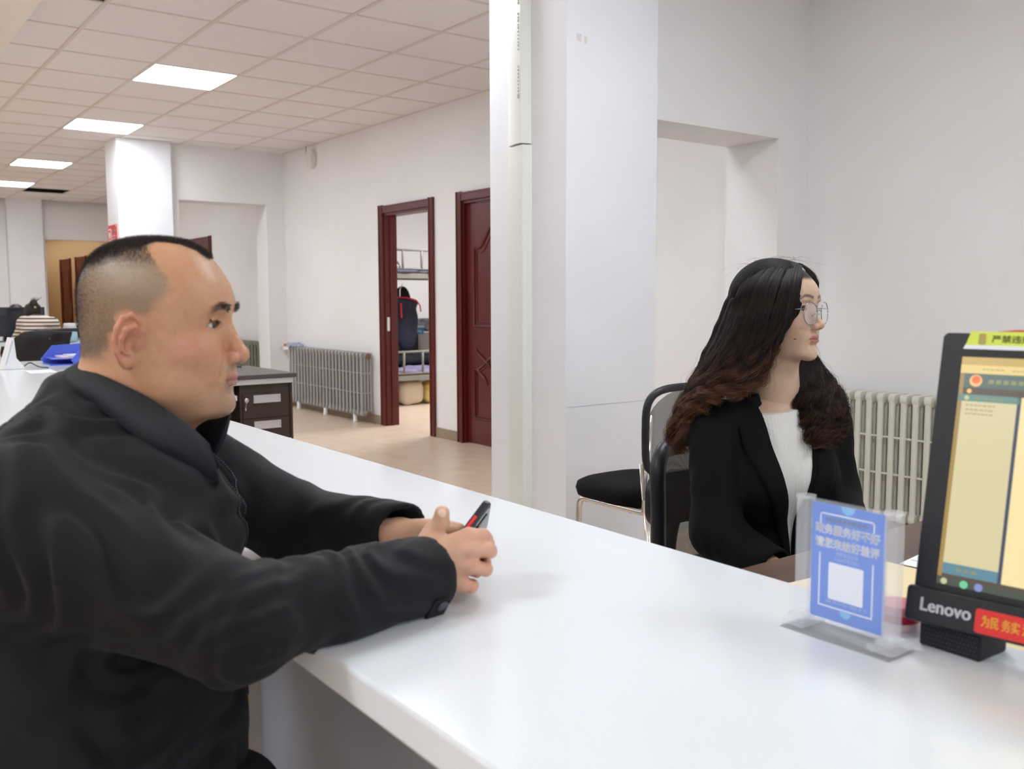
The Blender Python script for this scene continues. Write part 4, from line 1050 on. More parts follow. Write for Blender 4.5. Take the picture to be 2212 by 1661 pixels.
# left hand under it, palm toward the man
Lw = at(865, 1160, 1.375); Lw2 = at(770, 1152, 1.40)
Lk = [at(985, 1150, 1.335), at(992, 1172, 1.335), at(990, 1198, 1.335), at(980, 1222, 1.335)]
Lp = [at(905, 1150, 1.362), at(905, 1165, 1.362), at(903, 1180, 1.362), at(900, 1194, 1.362)]
Lf = [([Lk[0], at(1024, 1150, 1.325), at(1046, 1158, 1.318), at(1056, 1172, 1.305)], [.0096, .0092, .0088, .0080]),
      ([Lk[1], at(1030, 1176, 1.325), at(1052, 1184, 1.318), at(1060, 1190, 1.305)], [.0098, .0094, .0090, .0080]),
      ([Lk[2], at(1024, 1204, 1.325), at(1043, 1212, 1.315), at(1050, 1216, 1.305)], [.0094, .0090, .0086, .0078]),
      ([Lk[3], at(1008, 1230, 1.325), at(1024, 1234, 1.318), at(1030, 1238, 1.308)], [.0086, .0082, .0078, .0070])]
Lt = ([at(880, 1150, 1.36), at(915, 1140, 1.345), at(960, 1138, 1.325), at(990, 1142, 1.315)], [.0165, .0130, .0105, .0090])
lF = hand_sdf(Lw, Lw2, Lk, [.0110, .0110, .0108, .0100], Lf, Lt, Lp)
def hand_cols(P, pts, nails=()):
    n = len(P); c = np.tile(np.array(rgb(212, 170, 142)), (n, 1)).astype(float)
    m = sstep(-.3, .7, noise3(P*60, 3))[:, None]*.5; c = c*(1-m)+np.array(rgb(202, 154, 124))*m
    for p in pts:
        m = (.65*np.exp(-(np.linalg.norm(P-V(*p), axis=1)/.012)**2))[:, None]; c = c*(1-m)+np.array(rgb(214, 146, 128))*m
    for p, d_ in nails:
        m = sstep(.0062, .005, np.linalg.norm((P-V(*p)), axis=1))[:, None]; c = c*(1-m)+np.array(rgb(232, 200, 178))*m
    return np.clip(c, 0, 1)
def bbox(pts, pad):
    a = np.array(pts); return a.min(0)-pad, a.max(0)+pad
def flat(F_, wr, wr2, kn, th): 
    return [wr, wr2]+list(kn)+[p for f in F_ for p in f[0]]+list(th[0])
a_, b_ = bbox(flat(Rf, Rw, Rw2, Rk, Rt), .032); rv, rq = surface(rF, a_, b_, .0015)
rc = hand_cols(rv.astype(np.float32), [f[0][1] for f in Rf]+Rk, [(Rt[0][3]+(at(955, 1100, 1.25)-at(955, 1100, 1.26))*.9, 0)])
a_, b_ = bbox(flat(Lf, Lw, Lw2, Lk, Lt), .032); lv, lq = surface(lF, a_, b_, .0017)
lc = hand_cols(lv.astype(np.float32), [f[0][3] for f in Lf])
# hidden torso under the clothes keeps the body in one piece
SR, SL = np.array([.160, 1.165, .960]), np.array([.37, 1.46, 1.02]); NB = np.array([.285, 1.335, 1.03])
ER, EL = at(500, 1346, 1.045), at(640, 1136, 1.50)
ctr = np.array([.205, 1.285])
nl = tow(mfr, [(-.070, 0, -.15)])[0]
def bodyF(P, off=0.0):
    d = cap(P, (.14, 1.31, .58), (.20, 1.29, .68), .165+off, .190+off)
    d = smin(d, cap(P, (.20, 1.29, .68), (.235, 1.305, .90), .190+off, .150+off), .05)
    d = smin(d, cap(P, SR, SL, .062+off, .062+off), .06)
    d = smin(d, cap(P, NB, nl, .068+off*.5, .064), .05)
    return d
def armsF(P):
    d = np.minimum(cap(P, SR, ER, .050, .042), cap(P, ER, Rw2, .040, .030)); d = np.minimum(d, np.minimum(cap(P, SL, EL, .050, .042), cap(P, EL, Lw2, .040, .030)))
    for s in (-1, 1):
        hp = (.12, 1.31+s*.10, .50); kn = (.40, 1.31+s*.13, .53); an = (.36, 1.31+s*.13, .09)
        d = np.minimum(d, np.minimum(cap(P, hp, kn, .085, .06), cap(P, kn, an, .055, .04)))
    return d
tv, tq = surface(lambda P: smin(bodyF(P, -.02), armsF(P), .02), (-.15, .95, .02), (.85, 1.65, 1.15), .012)
tc_ = np.tile(np.array(rgb(206, 160, 128)), (len(tv), 1))
bv, bq, bc = merge((hw, hq, hc), (rv, rq, rc), (lv, lq, lc), (tv, tq, tc_))
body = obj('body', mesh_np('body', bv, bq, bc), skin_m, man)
for s in (-1, 1):
    e_ = eye_ball('eye', (mp['eye'][0], s*mp['eye'][1], mp['eye'][2]), mp['er'], mfr, (.97, -.12, -.02), body)
# cropped hair: short bristles rooted in the scalp
def bristles(hv, hq, mask_len, dens, rng, fr, cols, lay=.25):
    tri = hq; A_ = hv[tri]; ctr_ = A_.mean(1); nrm = np.cross(A_[:, 2]-A_[:, 0], A_[:, 3]-A_[:, 1]); ar = np.linalg.norm(nrm, axis=1); nrm = nrm/(ar[:, None]+1e-12); ar *= .5
    L_ = mask_len(ctr_, nrm); p = np.where(L_ > 0, ar*dens(ctr_), 0); cnt = rng.poisson(p); id_ = np.repeat(np.arange(len(tri)), cnt)
    u = rng.random((len(id_), 2)); q = A_[id_]; root = (q[:, 0]*(1-u[:, :1])+q[:, 1]*u[:, :1])*(1-u[:, 1:])+(q[:, 3]*(1-u[:, :1])+q[:, 2]*u[:, :1])*u[:, 1:]
    d_ = nrm[id_]+rng.normal(0, .18, (len(id_), 3))+np.array(lay); d_ /= np.linalg.norm(d_, axis=1, keepdims=True)
    ln = L_[id_]*rng.uniform(.7, 1.15, len(id_)); s = np.array([-.0004, .5, 1.0])
    pts = np.stack([root-d_*.0005, root+d_*(ln*.5)[:, None], root+d_*ln[:, None]+np.array(lay)*ln[:, None]*.3], 1)
    return tow(fr, pts.reshape(-1, 3)).reshape(-1, 3, 3), root
def mlen(c_, n_):
    _, sd, tp_ = man_cols(c_.astype(np.float32)); out = np.where(tp_ > .35, .0068*tp_, 0); back = sstep(-.03, -.085, c_[:, 0])
    out = np.maximum(out, np.where(sd > .4, .0012+.0035*back*sstep(-.02, .02, c_[:, 2])+.002*sstep(.07, .09, c_[:, 2]), 0)); return out
def mdens(c_): return 1.0e6*(.35+.65*sstep(.07, .09, c_[:, 2]))
def orient(V_, Q_):   # make sure normals point outwards
    return Q_
bp, broot = bristles(hv, hq, mlen, mdens, np.random.default_rng(5), mfr, None, lay=(.25, 0, .12))
bt = np.clip(noise3(broot*90, 2)*.5+.5, 0, 1)[:, None]; topm = sstep(.075, .09, broot[:, 2])[:, None]
bcx = (np.array(rgb(118, 102, 84))*(1-bt)+np.array(rgb(84, 74, 64))*bt)*(1-topm)+np.array(rgb(62, 55, 54))*topm
bkm = sstep(-.05, -.085, broot[:, 0])[:, None]; bcx = bcx*(1-bkm)+np.array(rgb(66, 60, 60))*bkm; bcx = bcx*np.random.default_rng(8).uniform(.6, 1.6, (len(bcx), 1))
sv, sq, scx = strands(bp, .00013, .00005, np.repeat(bcx[:, None], 3, 1))
obj('hair', mesh_np('hair', sv, sq, scx), buzz_m, man)['label'] = 'cropped greying black hair, bare at the temples'
# eyebrow bristles
def blen(c_, n_):
    ya = np.abs(c_[:, 1]); z = c_[:, 2]; bz = .0215+.003*sstep(.012, .030, ya)-.006*sstep(.036, .055, ya)
    return np.where((np.abs(z-bz) < .0044) & (ya > .010) & (ya < .052) & (c_[:, 0] > .06), .0045*(1-.5*sstep(.03, .052, ya)), 0)
ep, er_ = bristles(hv, hq, blen, lambda c_: .9e6, np.random.default_rng(6), mfr, None, lay=(-.1, 0, .1))
ysg = np.sign(er_[:, 1]); side_ = (mfr[1][:, 1][None, :]*ysg[:, None])*.0036; ep[:, 2] += side_; ep[:, 1] += side_*.5
ev, eq, ecx = strands(ep, .00012, .00005, np.full((len(ep), 3, 3), .035))
obj('eyebrows', mesh_np('eyebrows', ev, eq, ecx), buzz_m, man)

# ---- jacket
jk_m = mat('jacket_cloth', rgb(19, 20, 24), .62, spec=.22, sheen=.05, bump=.0004, bscale=1500)
lin_m = mat('collar_cloth', rgb(24, 26, 32), .75)
navy_m = mat('navy_knit', rgb(24, 27, 52), .85, bump=.0008, bscale=500)
fw = np.array([.955, -.295, 0]); fw /= np.linalg.norm(fw); lf_ = np.array([-fw[1], fw[0], 0])
CR = at(925, 1238, 1.235)   # cuff centre right
CL = at(872, 1150, 1.375)
ear_ = (ER+np.array([0, 0, .0]))
def folds(P, a, b, amp, freq, ph, seed, tw=0.0):
    a = np.array(a); b = np.array(b); d = b-a; L_ = np.linalg.norm(d); d = d/L_; s = (P-a) @ d
    up = np.array([0, 0, 1.]) if abs(d[2]) < .9 else np.array([1., 0, 0]); e1 = np.cross(d, up); e1 /= np.linalg.norm(e1); e2 = np.cross(e1, d)
    ang = np.arctan2((P-a) @ e2, (P-a) @ e1)
    n = noise3((P*11).astype(np.float32), seed); g = s*freq+ph+n*1.9+tw*np.cos(ang)
    w_ = np.sin(g*2*PI); w_ = np.sign(w_)*np.abs(w_)**1.0
    return amp*w_*(.55+.45*noise3((P*9).astype(np.float32), seed+1))
def jackF(P):
    P = P.astype(np.float32)
    tor = cap(P, (.15, 1.30, .44), (.225, 1.275, .66), .205, .215)
    tor = smin(tor, cap(P, (.225, 1.275, .66), (.25, 1.29, .86), .215, .178), .06)
    tor = smin(tor, cap(P, (.25, 1.29, .86), (.265, 1.31, .95), .175, .12), .06)
    tor = smin(tor, ell(P, (.305, 1.265, .915), (.150, .150, .120)), .05)
    tor = smin(tor, cap(P, SR+np.array([.01, .02, .0]), SL, .074, .074), .05)
    tor = smin(tor, cap(P, NB+np.array([.0, .0, -.05]), nl+np.array([-.012, 0.008, .016]), .098, .078), .03)
    tor = smin(tor, cap(P, (.02, 1.35, .66), (.09, 1.34, .84), .17, .12), .04)
    tor = tor+folds(P, (.2, 1.3, .4), (.2, 1.3, 1.1), .0065, 6.5, .2, 21, .8)
    tor = tor+.006*noise3(P*9, 31)
    ua = cap(P, SR, ER, .088, .064); ua = ua+folds(P, SR, ER, .0082, 12, .1, 5, .35)
    fa = cap(P, ER, CR, .0605, .0505); fa = fa+folds(P, ER, CR, .0052, 12, .4, 8, .3)*sstep(.02, .10, np.linalg.norm(P-CR, axis=1))
    ra = smin(ua, fa, .03)
    ul = cap(P, SL+np.array([.0,0,-.015]), EL, .080, .062)+folds(P, SL, EL, .005, 14, .5, 12, .3)
    flr = cap(P, EL, CL, .062, .045)+folds(P, EL, CL, .0045, 14, .0, 14, .25)*sstep(.015, .08, np.linalg.norm(P-CL, axis=1))
    la = smin(ul, flr, .03)
    d = smin(smin(tor, ra, .035), la, .035)
    # cut the cuffs flat and hollow them
    for c_, e_, r_ in ((CR, ER, .040), (CL, EL, .036)):
        ax = (c_-e_)/np.linalg.norm(c_-e_); s = (P-c_) @ ax; rr = np.linalg.norm(P-c_-s[:, None]*ax, axis=1)
        near = rr < .09
        d = np.where(near, smax(d, s-.012, .003), d)
        d = np.where(near, smax(d, -smax(rr-r_, -(s+.05), .004), .003), d)
    # neck hole
    hax = (nl-NB); hax = tow(mfr, [(-.02, 0, -.05)])[0]-nl; hax = hax/np.linalg.norm(hax)
    q0 = nl+np.array([.012, -.006, -.012]); s = (P-q0) @ hax; rr = np.linalg.norm(P-q0-s[:, None]*hax, axis=1)
    d = smax(d, -smax(rr-.069, -(s+.035), .01), .006)
    # open front
    t = (P-np.array([.26, 1.295, 0])) @ lf_; fwd = (P-np.array([.235, 1.285, 0])) @ fw; z = P[:, 2]
    wo_ = .010+.020*sstep(.70, 1.02, z); op = np.maximum(np.abs(t+.022)-wo_, -(fwd-.11)); op = np.maximum(op, .66-z)
    d = smax(d, -op, .006)
    # keep off the counter top and edge
    d = smax(d, np.where(P[:, 0] > .452, .8015-z, -1.), .002)
    return smax(d, .475-P[:, 2], .01)
jv, jq = surface(jackF, (-.16, .90, .44), (.74, 1.66, 1.22), .0050, relax=3)
jb = jv.copy()
jacket = obj('jacket', mesh_np('jacket', jv, jq), jk_m, man)
jtree = BVHTree.FromPolygons([tuple(v) for v in jv], [tuple(q) for q in jq])
# shirt
def shirtF(P):
    d = cap(P, (.15, 1.30, .60), (.195, 1.285, .66), .165, .190)
    d = smin(d, cap(P, (.195, 1.285, .66), (.240, 1.30, .88), .195, .158), .05)
    d = smin(d, ell(P, (.300, 1.265, .910), (.135, .135, .115)), .05); d = smin(d, cap(P, (.24, 1.30, .88), NB, .150, .08), .05); d = smin(d, cap(P, NB, nl+np.array([.01, -.005, 0]), .074, .071), .03)
    hax = tow(mfr, [(-.02, 0, -.05)])[0]-nl; hax = hax/np.linalg.norm(hax); s = (P-nl) @ hax
    d = smax(d, s-.012, .004)
    return smax(d, np.where(P[:, 0] > .44, .802-P[:, 2], -1), .002)
shv, shq = surface(shirtF, (-.1, 1.05, .40), (.46, 1.55, 1.2), .006); obj('shirt', mesh_np('shirt', shv, shq), navy_m, man)
# stand collar
def ringpt(a, s_, r_):
    hax = tow(mfr, [(-.02, 0, -.05)])[0]-nl; hax /= np.linalg.norm(hax)
    e1 = np.cross(hax, lf_); e1 /= np.linalg.norm(e1); e2 = np.cross(hax, e1)
    q0 = nl+np.array([.012, -.006, -.012]); fdir = -e1 if (e1 @ fw) < 0 else e1
    return q0+hax*s_+(fdir*math.cos(a)+lf_*math.sin(a))*r_
def crv(keys, n):
    K = np.array(keys, float); m_ = len(K); t = np.linspace(0, m_-1-1e-6, n); i = t.astype(int); f = (t-i)[:, None]
    g = lambda j: K[np.clip(j, 0, m_-1)]
    p0, p1, p2, p3 = g(i-1), g(i), g(i+1), g(i+2)
    return .5*((2*p1)+(-p0+p2)*f+(2*p0-5*p1+4*p2-p3)*f**2+(-p0+3*p1-3*p2+p3)*f**3)
CT = [at(452, 958, 1.185), at(405, 915, 1.180), at(335, 868, 1.190), at(258, 815, 1.225), at(200, 778, 1.285), at(190, 760, 1.350), at(240, 768, 1.415), at(330, 800, 1.425), at(420, 850, 1.385), at(497, 897, 1.310)]
CB = [at(462, 1012, 1.165), at(395, 965, 1.145), at(308, 915, 1.150), at(208, 868, 1.185), at(118, 822, 1.25), at(150, 790, 1.370), at(225, 800, 1.440), at(330, 840, 1.455), at(430, 890, 1.410), at(508, 945, 1.315)]
ct_, cb_2 = crv(CT, 70), crv(CB, 70); cc0 = (ct_+cb_2).mean(0)/2
def ggrad(F_, p, e=.003):
    q = np.array([p]+[p+np.eye(3)[i]*e for i in range(3)], dtype=np.float32); v = F_(q).astype(float); g = (v[1:]-v[0])/e; return v[0], g/(np.linalg.norm(g)+1e-9)
for k in range(70):
    for _ in range(3):
        v0, g0 = ggrad(lambda q: mF(tol(mfr, q).astype(np.float32)), ct_[k]); g0[2] = 0; g0 /= np.linalg.norm(g0)+1e-9
        if v0 < .007: ct_[k] = ct_[k]+g0*(.007-v0)
    for _ in range(3):
        v0, g0 = ggrad(jackF, cb_2[k]); cb_2[k] = cb_2[k]-g0*np.clip(v0-.001, -.03, .03)
for _ in range(6):
    ct_[1:-1] = ct_[1:-1]*.5+.25*(ct_[:-2]+ct_[2:]); cb_2[1:-1] = cb_2[1:-1]*.5+.25*(cb_2[:-2]+cb_2[2:])
bm = B(); rows = []
for p, q in zip(ct_, cb_2):
    inw = (cc0-p); inw[2] = 0; inw /= np.linalg.norm(inw); m_ = (p+q)/2-inw*.004
    rows.append([bm.verts.new(v) for v in (q, m_, p-inw*.001, p+inw*.0035+np.array([0, 0, .0008]), m_+inw*.007, q+inw*.006)])
for a, b in zip(rows, rows[1:]):
    for j in range(6): bm.faces.new((a[j], a[(j+1) % 6], b[(j+1) % 6], b[j]))
bm.faces.new(rows[0]); bm.faces.new(rows[-1][::-1])
obj('collar', bm, lin_m, man, smooth=True)
# zips along both front edges
def onj(t, z):
    o_ = Vector((.26, 1.295, z))+Vector(lf_)*t+Vector(fw)*.6; h_, *_r = jtree.ray_cast(o_, -Vector(fw)); return h_
metal_z = mat('zip_metal', rgb(150, 150, 156), .35, metal=.8)
for sg in (-1, 1):
    pts = []
    for k in range(40):
        z = 1.035-.36*k/39; wv = .010+.020*sstep(.70, 1.02, np.array([z]))[0]; h_ = onj(-.022+sg*(wv+.006), z)
        if h_ is not None and h_.x < .50: pts.append(h_+Vector(fw)*.0008)
    if len(pts) > 4:
        bm = B(); tube(bm, pts, .0016, 6); zt_ = obj('zip_tape', bm, lin_m, man)
        bm = B()
        for p in pts[:1]: bmesh.ops.create_uvsphere(bm, u_segments=10, v_segments=8, radius=.0035, matrix=Matrix.Translation(p+Vector(fw)*.002))
        for a, b in zip(pts, pts[1:]):
            for q in (0, .33, .66):
                c_ = a.lerp(b, q)+Vector(fw)*.0012; bmesh.ops.create_cube(bm, size=.0013, matrix=Matrix.Translation(c_))
        obj('zip_teeth', bm, metal_z, zt_)
# cuff tab with button
ax = Vector(CR-ER).normalized(); side = Vector((0, 0, 1)).cross(ax).normalized()   # points to +lateral
toward = Vector((-.45, -.85, -.55)).normalized(); toward = (toward-ax*toward.dot(ax)).normalized()
h_, nrm_, *_r = jtree.ray_cast(Vector(CR)-ax*.012+toward*.3, -toward)
if h_ is not None:
    z_ = nrm_; y_ = ax; x_ = y_.cross(z_).normalized(); Mb = Matrix(((x_.x, y_.x, z_.x, h_.x), (x_.y, y_.y, z_.y, h_.y), (x_.z, y_.z, z_.z, h_.z), (0, 0, 0, 1)))
    bm = B(); prism(bm, rrect(-.012, .030, -.016, .012, .006, 4), lambda u, v, t: Mb @ Vector((u, v, t)), -.002, .003); tb = obj('cuff_tab', bm, jk_m, man)
    bm = B(); lathe(bm, [(0, .003), (.0075, .003), (.0078, .0055), (.006, .0062), (0, .0055)], (0, 0, 0), 20, M=Mb); bt_ = obj('button', bm, mat('dark_button', rgb(70, 66, 72), .35), tb, smooth=True)
# trousers and shoes, stool
def trF(P):
    d = None
    for s in (-1, 1):
        hp = (.10, 1.31+s*.10, .50); kn = (.40, 1.31+s*.13, .535); an = (.37, 1.31+s*.13, .10)
        e = smin(cap(P, hp, kn, .100, .075), cap(P, kn, an, .070, .052), .02); e = e+.003*noise3((P*14).astype(np.float32), 9)
        d = e if d is None else smin(d, e, .02)
    return d
pv, pq = surface(trF, (-.05, 1.05, .03), (.50, 1.58, .66), .009); obj('trousers', mesh_np('trousers', pv, pq), mat('trouser_cloth', rgb(20, 20, 24), .85), man)
for s in (-1, 1):
    bm = B(); lathe(bm, [(0, 0), (.04, 0), (.045, .03), (.036, .06), (0, .07)], (0, 0, 0), 18, M=Matrix.Translation((.42, 1.31+s*.13, .0)) @ Matrix.Diagonal((2.6, 1, 1, 1))); obj('shoe', bm, black_pl, man, smooth=True)
st = thing('stool', 'round black stool under the man in the dark jacket', 'stool', (.1, 1.31, 0))
bm = B(); lathe(bm, [(0, .33), (.17, .33), (.185, .35), (.18, .375), (0, .38)], (.08, 1.31, 0), 32); obj('seat', bm, black_fab, st, smooth=True)
bm = B(); tube(bm, [(.08, 1.31, .02), (.08, 1.31, .33)], .025, 12); lathe(bm, [(0, 0), (.2, 0), (.19, .015), (.03, .03), (0, .03)], (.08, 1.31, 0), 32); obj('pedestal', bm, chrome, st, smooth=True)
# phone in the hands
ph_ = thing('smartphone', 'black-cased smartphone with a red side key held up in the man\'s hands', 'phone', tuple(at(1030, 1125, 1.3)))
pa, pb = Vector(at(1004, 1150, 1.285)), Vector(at(1056, 1080, 1.325)); yv = (pb-pa).normalized(); xv = Vector((.807, .584, -.06)); xv = (xv-yv*xv.dot(yv)).normalized(); zv = xv.cross(yv)
L_ = (pb-pa).length
Mp = Matrix(((xv.x, yv.x, zv.x, pa.x), (xv.y, yv.y, zv.y, pa.y), (xv.z, yv.z, zv.z, pa.z), (0, 0, 0, 1)))
def pp(nm, pts, z0, z1, m, par_, bev=0): 
    bm = B(); prism(bm, pts, lambda u, v, t: Mp @ Vector((u, v, t)), z0, z1); return obj(nm, bm, m, par_, bevel=bev)
case_m = mat('phone_case', rgb(36, 38, 46), .4)
pc = pp('case', rrect(-.004, .068, -.055, L_, .011, 8), -.0055, .0055, case_m, ph_, .003)
pp('back_glass', rrect(.002, .063, -.045, L_-.006, .008, 8), .0055, .0062, mat('phone_glass', rgb(120, 124, 128), .12, metal=.4), ph_)
pp('back_glass', rrect(.002, .063, -.045, L_-.006, .008, 8), -.0062, -.0055, mat('phone_screen', rgb(20, 20, 24), .08), ph_)
pp('camera_window', rrect(.012, .020, L_-.045, L_-.012, .004, 5), .0062, .0076, mat('lens_black', rgb(16, 16, 20), .1), ph_)
rk = boxes((-.0052, -.0036, L_-.064, L_-.036, -.0022, .0022), M=Mp); obj('side_key', rk, mat('red_key', rgb(232, 48, 46), .4), ph_, bevel=.0006)['label'] = 'red side key'
# ================================================================== THE SEATED WOMAN
WO = at(1673, 667, 2.1)
wfr = local_frame(WO, (.163, -.987), pitch=1)
woman = thing('person', 'woman with long wavy dark hair and round glasses in a black blazer, seated', 'person', (1.74, 1.4, 0))
NBw = at(1672, 872, 2.135)
nlw = tol(wfr, NBw[None])[0]
wp = dict(cn=2.2, cr=(.090, .072, .080), cc=(.000, 0, .024), xc=.010,
    z=[-.135, -.117, -.108, -.099, -.088, -.078, -.067, -.055, -.040, -.022, -.004, .010, .03, .06],
    xf=[.070, .086, .0945, .0980, .0955, .0955, .0985, .0975, .0925, .0880, .0870, .0895, .0945, .090],
    w=[.026, .031, .037, .044, .050, .055, .060, .0645, .068, .0695, .069, .069, .069, .067],
    zc=-.1145, under=.16,
    neck=[((-.022, 0, -.03), tuple(nlw), .046, .052, .025), ((.020, 0, -.075), tuple(nlw+np.array([.005, 0, .05])), .032, .048, .025)],
    add=[((.064, .036, -.034), (.024, .022, .020), .02), ((.083, .024, .017), (.012, .022, .006), .012), ((.083, 0, -.102), (.013, .014, .010), .012)],
    eye=(.0735, .0305, 0), er=.0120, slit=.0140, slith=.0050, tilt=.0012,
    nose=dict(bridge=[(.0885, 0, .004), (.0930, 0, -.010), (.1000, 0, -.024), (.1065, 0, -.034)], br=[.0062, .0062, .0072, .0090], tip=(.1090, 0, -.0365), tr=.0088, ala=(.1010, .0120, -.0400), ar=(.0100, .0064, .0072), nos=(.1055, .0062, -.0470)),
    fold=.0016, mouth=dict(z=-.0665, x=.0985, w=.0225, back=.0125, f=1.12),
    ear=dict(c=(-.004, .0700, -.016), s=.88, R=(rotm('Y', 12) @ rotm('Z', -16))))
wF = head_sdf(wp)
def wo_cols(P):
    x, y, z = P[:, 0], P[:, 1], P[:, 2]; ya = np.abs(y); n = len(P)
    c = np.tile(np.array(rgb(214, 182, 156)), (n, 1))
    def mx(col, m): c[:] = c*(1-m[:, None])+np.array(col)*m[:, None]
    mx(rgb(206, 170, 142), .5*sstep(-.2, .6, noise3(P*45, 1)))
    mx(rgb(216, 164, 146), .6*np.exp(-(((x-.068)/.028)**2+((ya-.05)/.026)**2+((z+.034)/.022)**2)))
    mx(rgb(216, 168, 150), .5*np.exp(-(((x-.109)/.014)**2+((z+.037)/.012)**2)))
    mx(rgb(200, 138, 118), .35*sstep(.55, .8, noise3(P*130, 8))*(z < -.04)*(z > -.11)*(x > .03))
    lz = z+.0665; lipd = np.exp(-(lz/.0088)**6)*sstep(.0245, .0195, ya+.9*np.abs(lz))*(x > .080)
    mx(rgb(186, 108, 104), .92*lipd); mx(rgb(110, 54, 58), .9*np.exp(-(lz/.0012)**2)*lipd)
    bz = .0235+.004*sstep(.010, .030, ya)-.008*sstep(.034, .052, ya)
    mx(rgb(70, 54, 48), .85*np.exp(-((z-bz)/(.0036-.0016*sstep(.03, .05, ya)))**4)*sstep(.007, .012, ya)*sstep(.052, .044, ya)*(x > .05))
    mx(rgb(40, 30, 30), .8*np.exp(-(((ya-.031)/.014)**4+((z-(.0048-.00002/(.001+np.abs(ya-.031))*0-8.0*(ya-.031)**2))/.0013)**2))*(x > .074))
    mx(rgb(60, 42, 38), sstep(.0017, .0010, np.sqrt((x-.078)**2*0+(y+.046)**2+(z+.0655)**2))*(x > .04))
    mx(rgb(34, 28, 28), sstep(.0, .012, np.maximum(z-.058-.25*np.clip(.07-x, -1, 1)*0, -(x-.045)*.6+z*.0))*(ya < .09)*(z > -.02))
    mx(rgb(34, 28, 28), sstep(.066, .076, z))
    return np.clip(c, 0, 1)
whv, whq = surface(wF, (-.11, -.09, -.235), (.13, .09, .115), .0018)
whc = wo_cols(whv.astype(np.float32)); whw = tow(wfr, whv)
wfw = np.array([-.38, -.925, 0]); wfw /= np.linalg.norm(wfw); wlf = np.array([-wfw[1], wfw[0], 0])
SRw, SLw = at(1540, 918, 2.085), at(1786, 915, 2.19); mid = (SRw+SLw)/2
TF = (mid, np.stack([wfw, wlf, np.array([0, 0, 1.])], 1))
ERw, CRw = at(1548, 1150, 2.03), at(1672, 1228, 1.90)
ELw, CLw = at(1806, 1066, 2.17), at(1856, 1165, 1.99)
hsep = np.linalg.norm(SRw-SLw)/2
def wtorso(P, o):
    q = (P-TF[0]) @ TF[1]
    d = ell(q, (.0, 0, -.09), (.098+o, .142+o, .155+o))
    d = smin(d, ell(q, (-.005, 0, -.30), (.092+o, .122+o, .17+o)), .05)
    d = smin(d, ell(q, (.0, 0, -.45), (.125+o, .165+o, .13+o)), .06)
    d = smin(d, ell(q*np.array([1, 1, 1]), (.062, .062, -.125), (.052+o, .058+o, .062+o)), .04); d = smin(d, ell(q, (.062, -.062, -.125), (.052+o, .058+o, .062+o)), .04)
    d = smin(d, cap(P, SRw, SLw, .040+o, .040+o), .05)
    return smin(d, cap(P, mid+np.array([0, 0, .0]), NBw+np.array([0, 0, .02]), .060+o, .047+o*.4), .05)
def wbody(P):
    d = wtorso(P, -.012)
    a = np.minimum(cap(P, SRw, ERw, .040, .034), cap(P, ERw, CRw, .034, .024)); b = np.minimum(cap(P, SLw, ELw, .040, .034), cap(P, ELw, CLw, .034, .024))
    d = smin(d, np.minimum(a, b), .02)
    for s in (-1, 1):
        hp = mid+wlf*.09*s+np.array([0, 0, -.50]); kn = hp+wfw*.30+np.array([0, 0, .03]); kn[1] = max(kn[1], 1.0); an = np.array([kn[0], kn[1]+.03, .09])
        d = smin(d, np.minimum(cap(P, hp, kn, .075, .055), cap(P, kn, an, .05, .036)), .02)
    return d
wtv, wtq = surface(wbody, (1.30, .85, .02), (2.15, 1.65, 1.09), .012)
# her left hand lies on the desk behind the card
kp = [CLw+np.array([.045, -.055, -.022])+np.array([.018, .014, 0])*(1.5-i) for i in range(4)]
pk = [CLw+np.array([.022, -.028, -.008])+np.array([.010, .008, 0])*(1.5-i) for i in range(4)]
fg = [([k_, k_+np.array([.020, -.026, .004]), k_+np.array([.030, -.040, -.006]), k_+np.array([.034, -.048, -.012])], [.0085, .0080, .0075, .0068]) for k_ in kp]
th_ = ([CLw+np.array([.02, -.01, -.01]), CLw+np.array([.055, -.005, -.018]), CLw+np.array([.075, -.022, -.022]), CLw+np.array([.082, -.034, -.024])], [.0125, .0105, .0092, .0078])
hF2 = hand_sdf(CLw, CLw+(ELw-CLw)*.3, kp, [.0095]*4, fg, th_, pk)
a_, b_ = bbox([CLw, CLw+(ELw-CLw)*.3]+kp+[p for f in fg for p in f[0]]+th_[0], .03); w2v, w2q = surface(hF2, a_, b_, .0025)
w2c = hand_cols(w2v.astype(np.float32), kp)
bv, bq, bc = merge((whw, whq, whc), (wtv, wtq, np.tile(np.array(rgb(210, 176, 150)), (len(wtv), 1))), (w2v, w2q, w2c))
wbodyo = obj('body', mesh_np('body', bv, bq, bc), skin_m, woman)
for s in (-1, 1): eye_ball('eye', (wp['eye'][0], s*wp['eye'][1], wp['eye'][2]), wp['er'], wfr, (.98, -.10, -.02), wbodyo, iris=(.04, .022, .018))
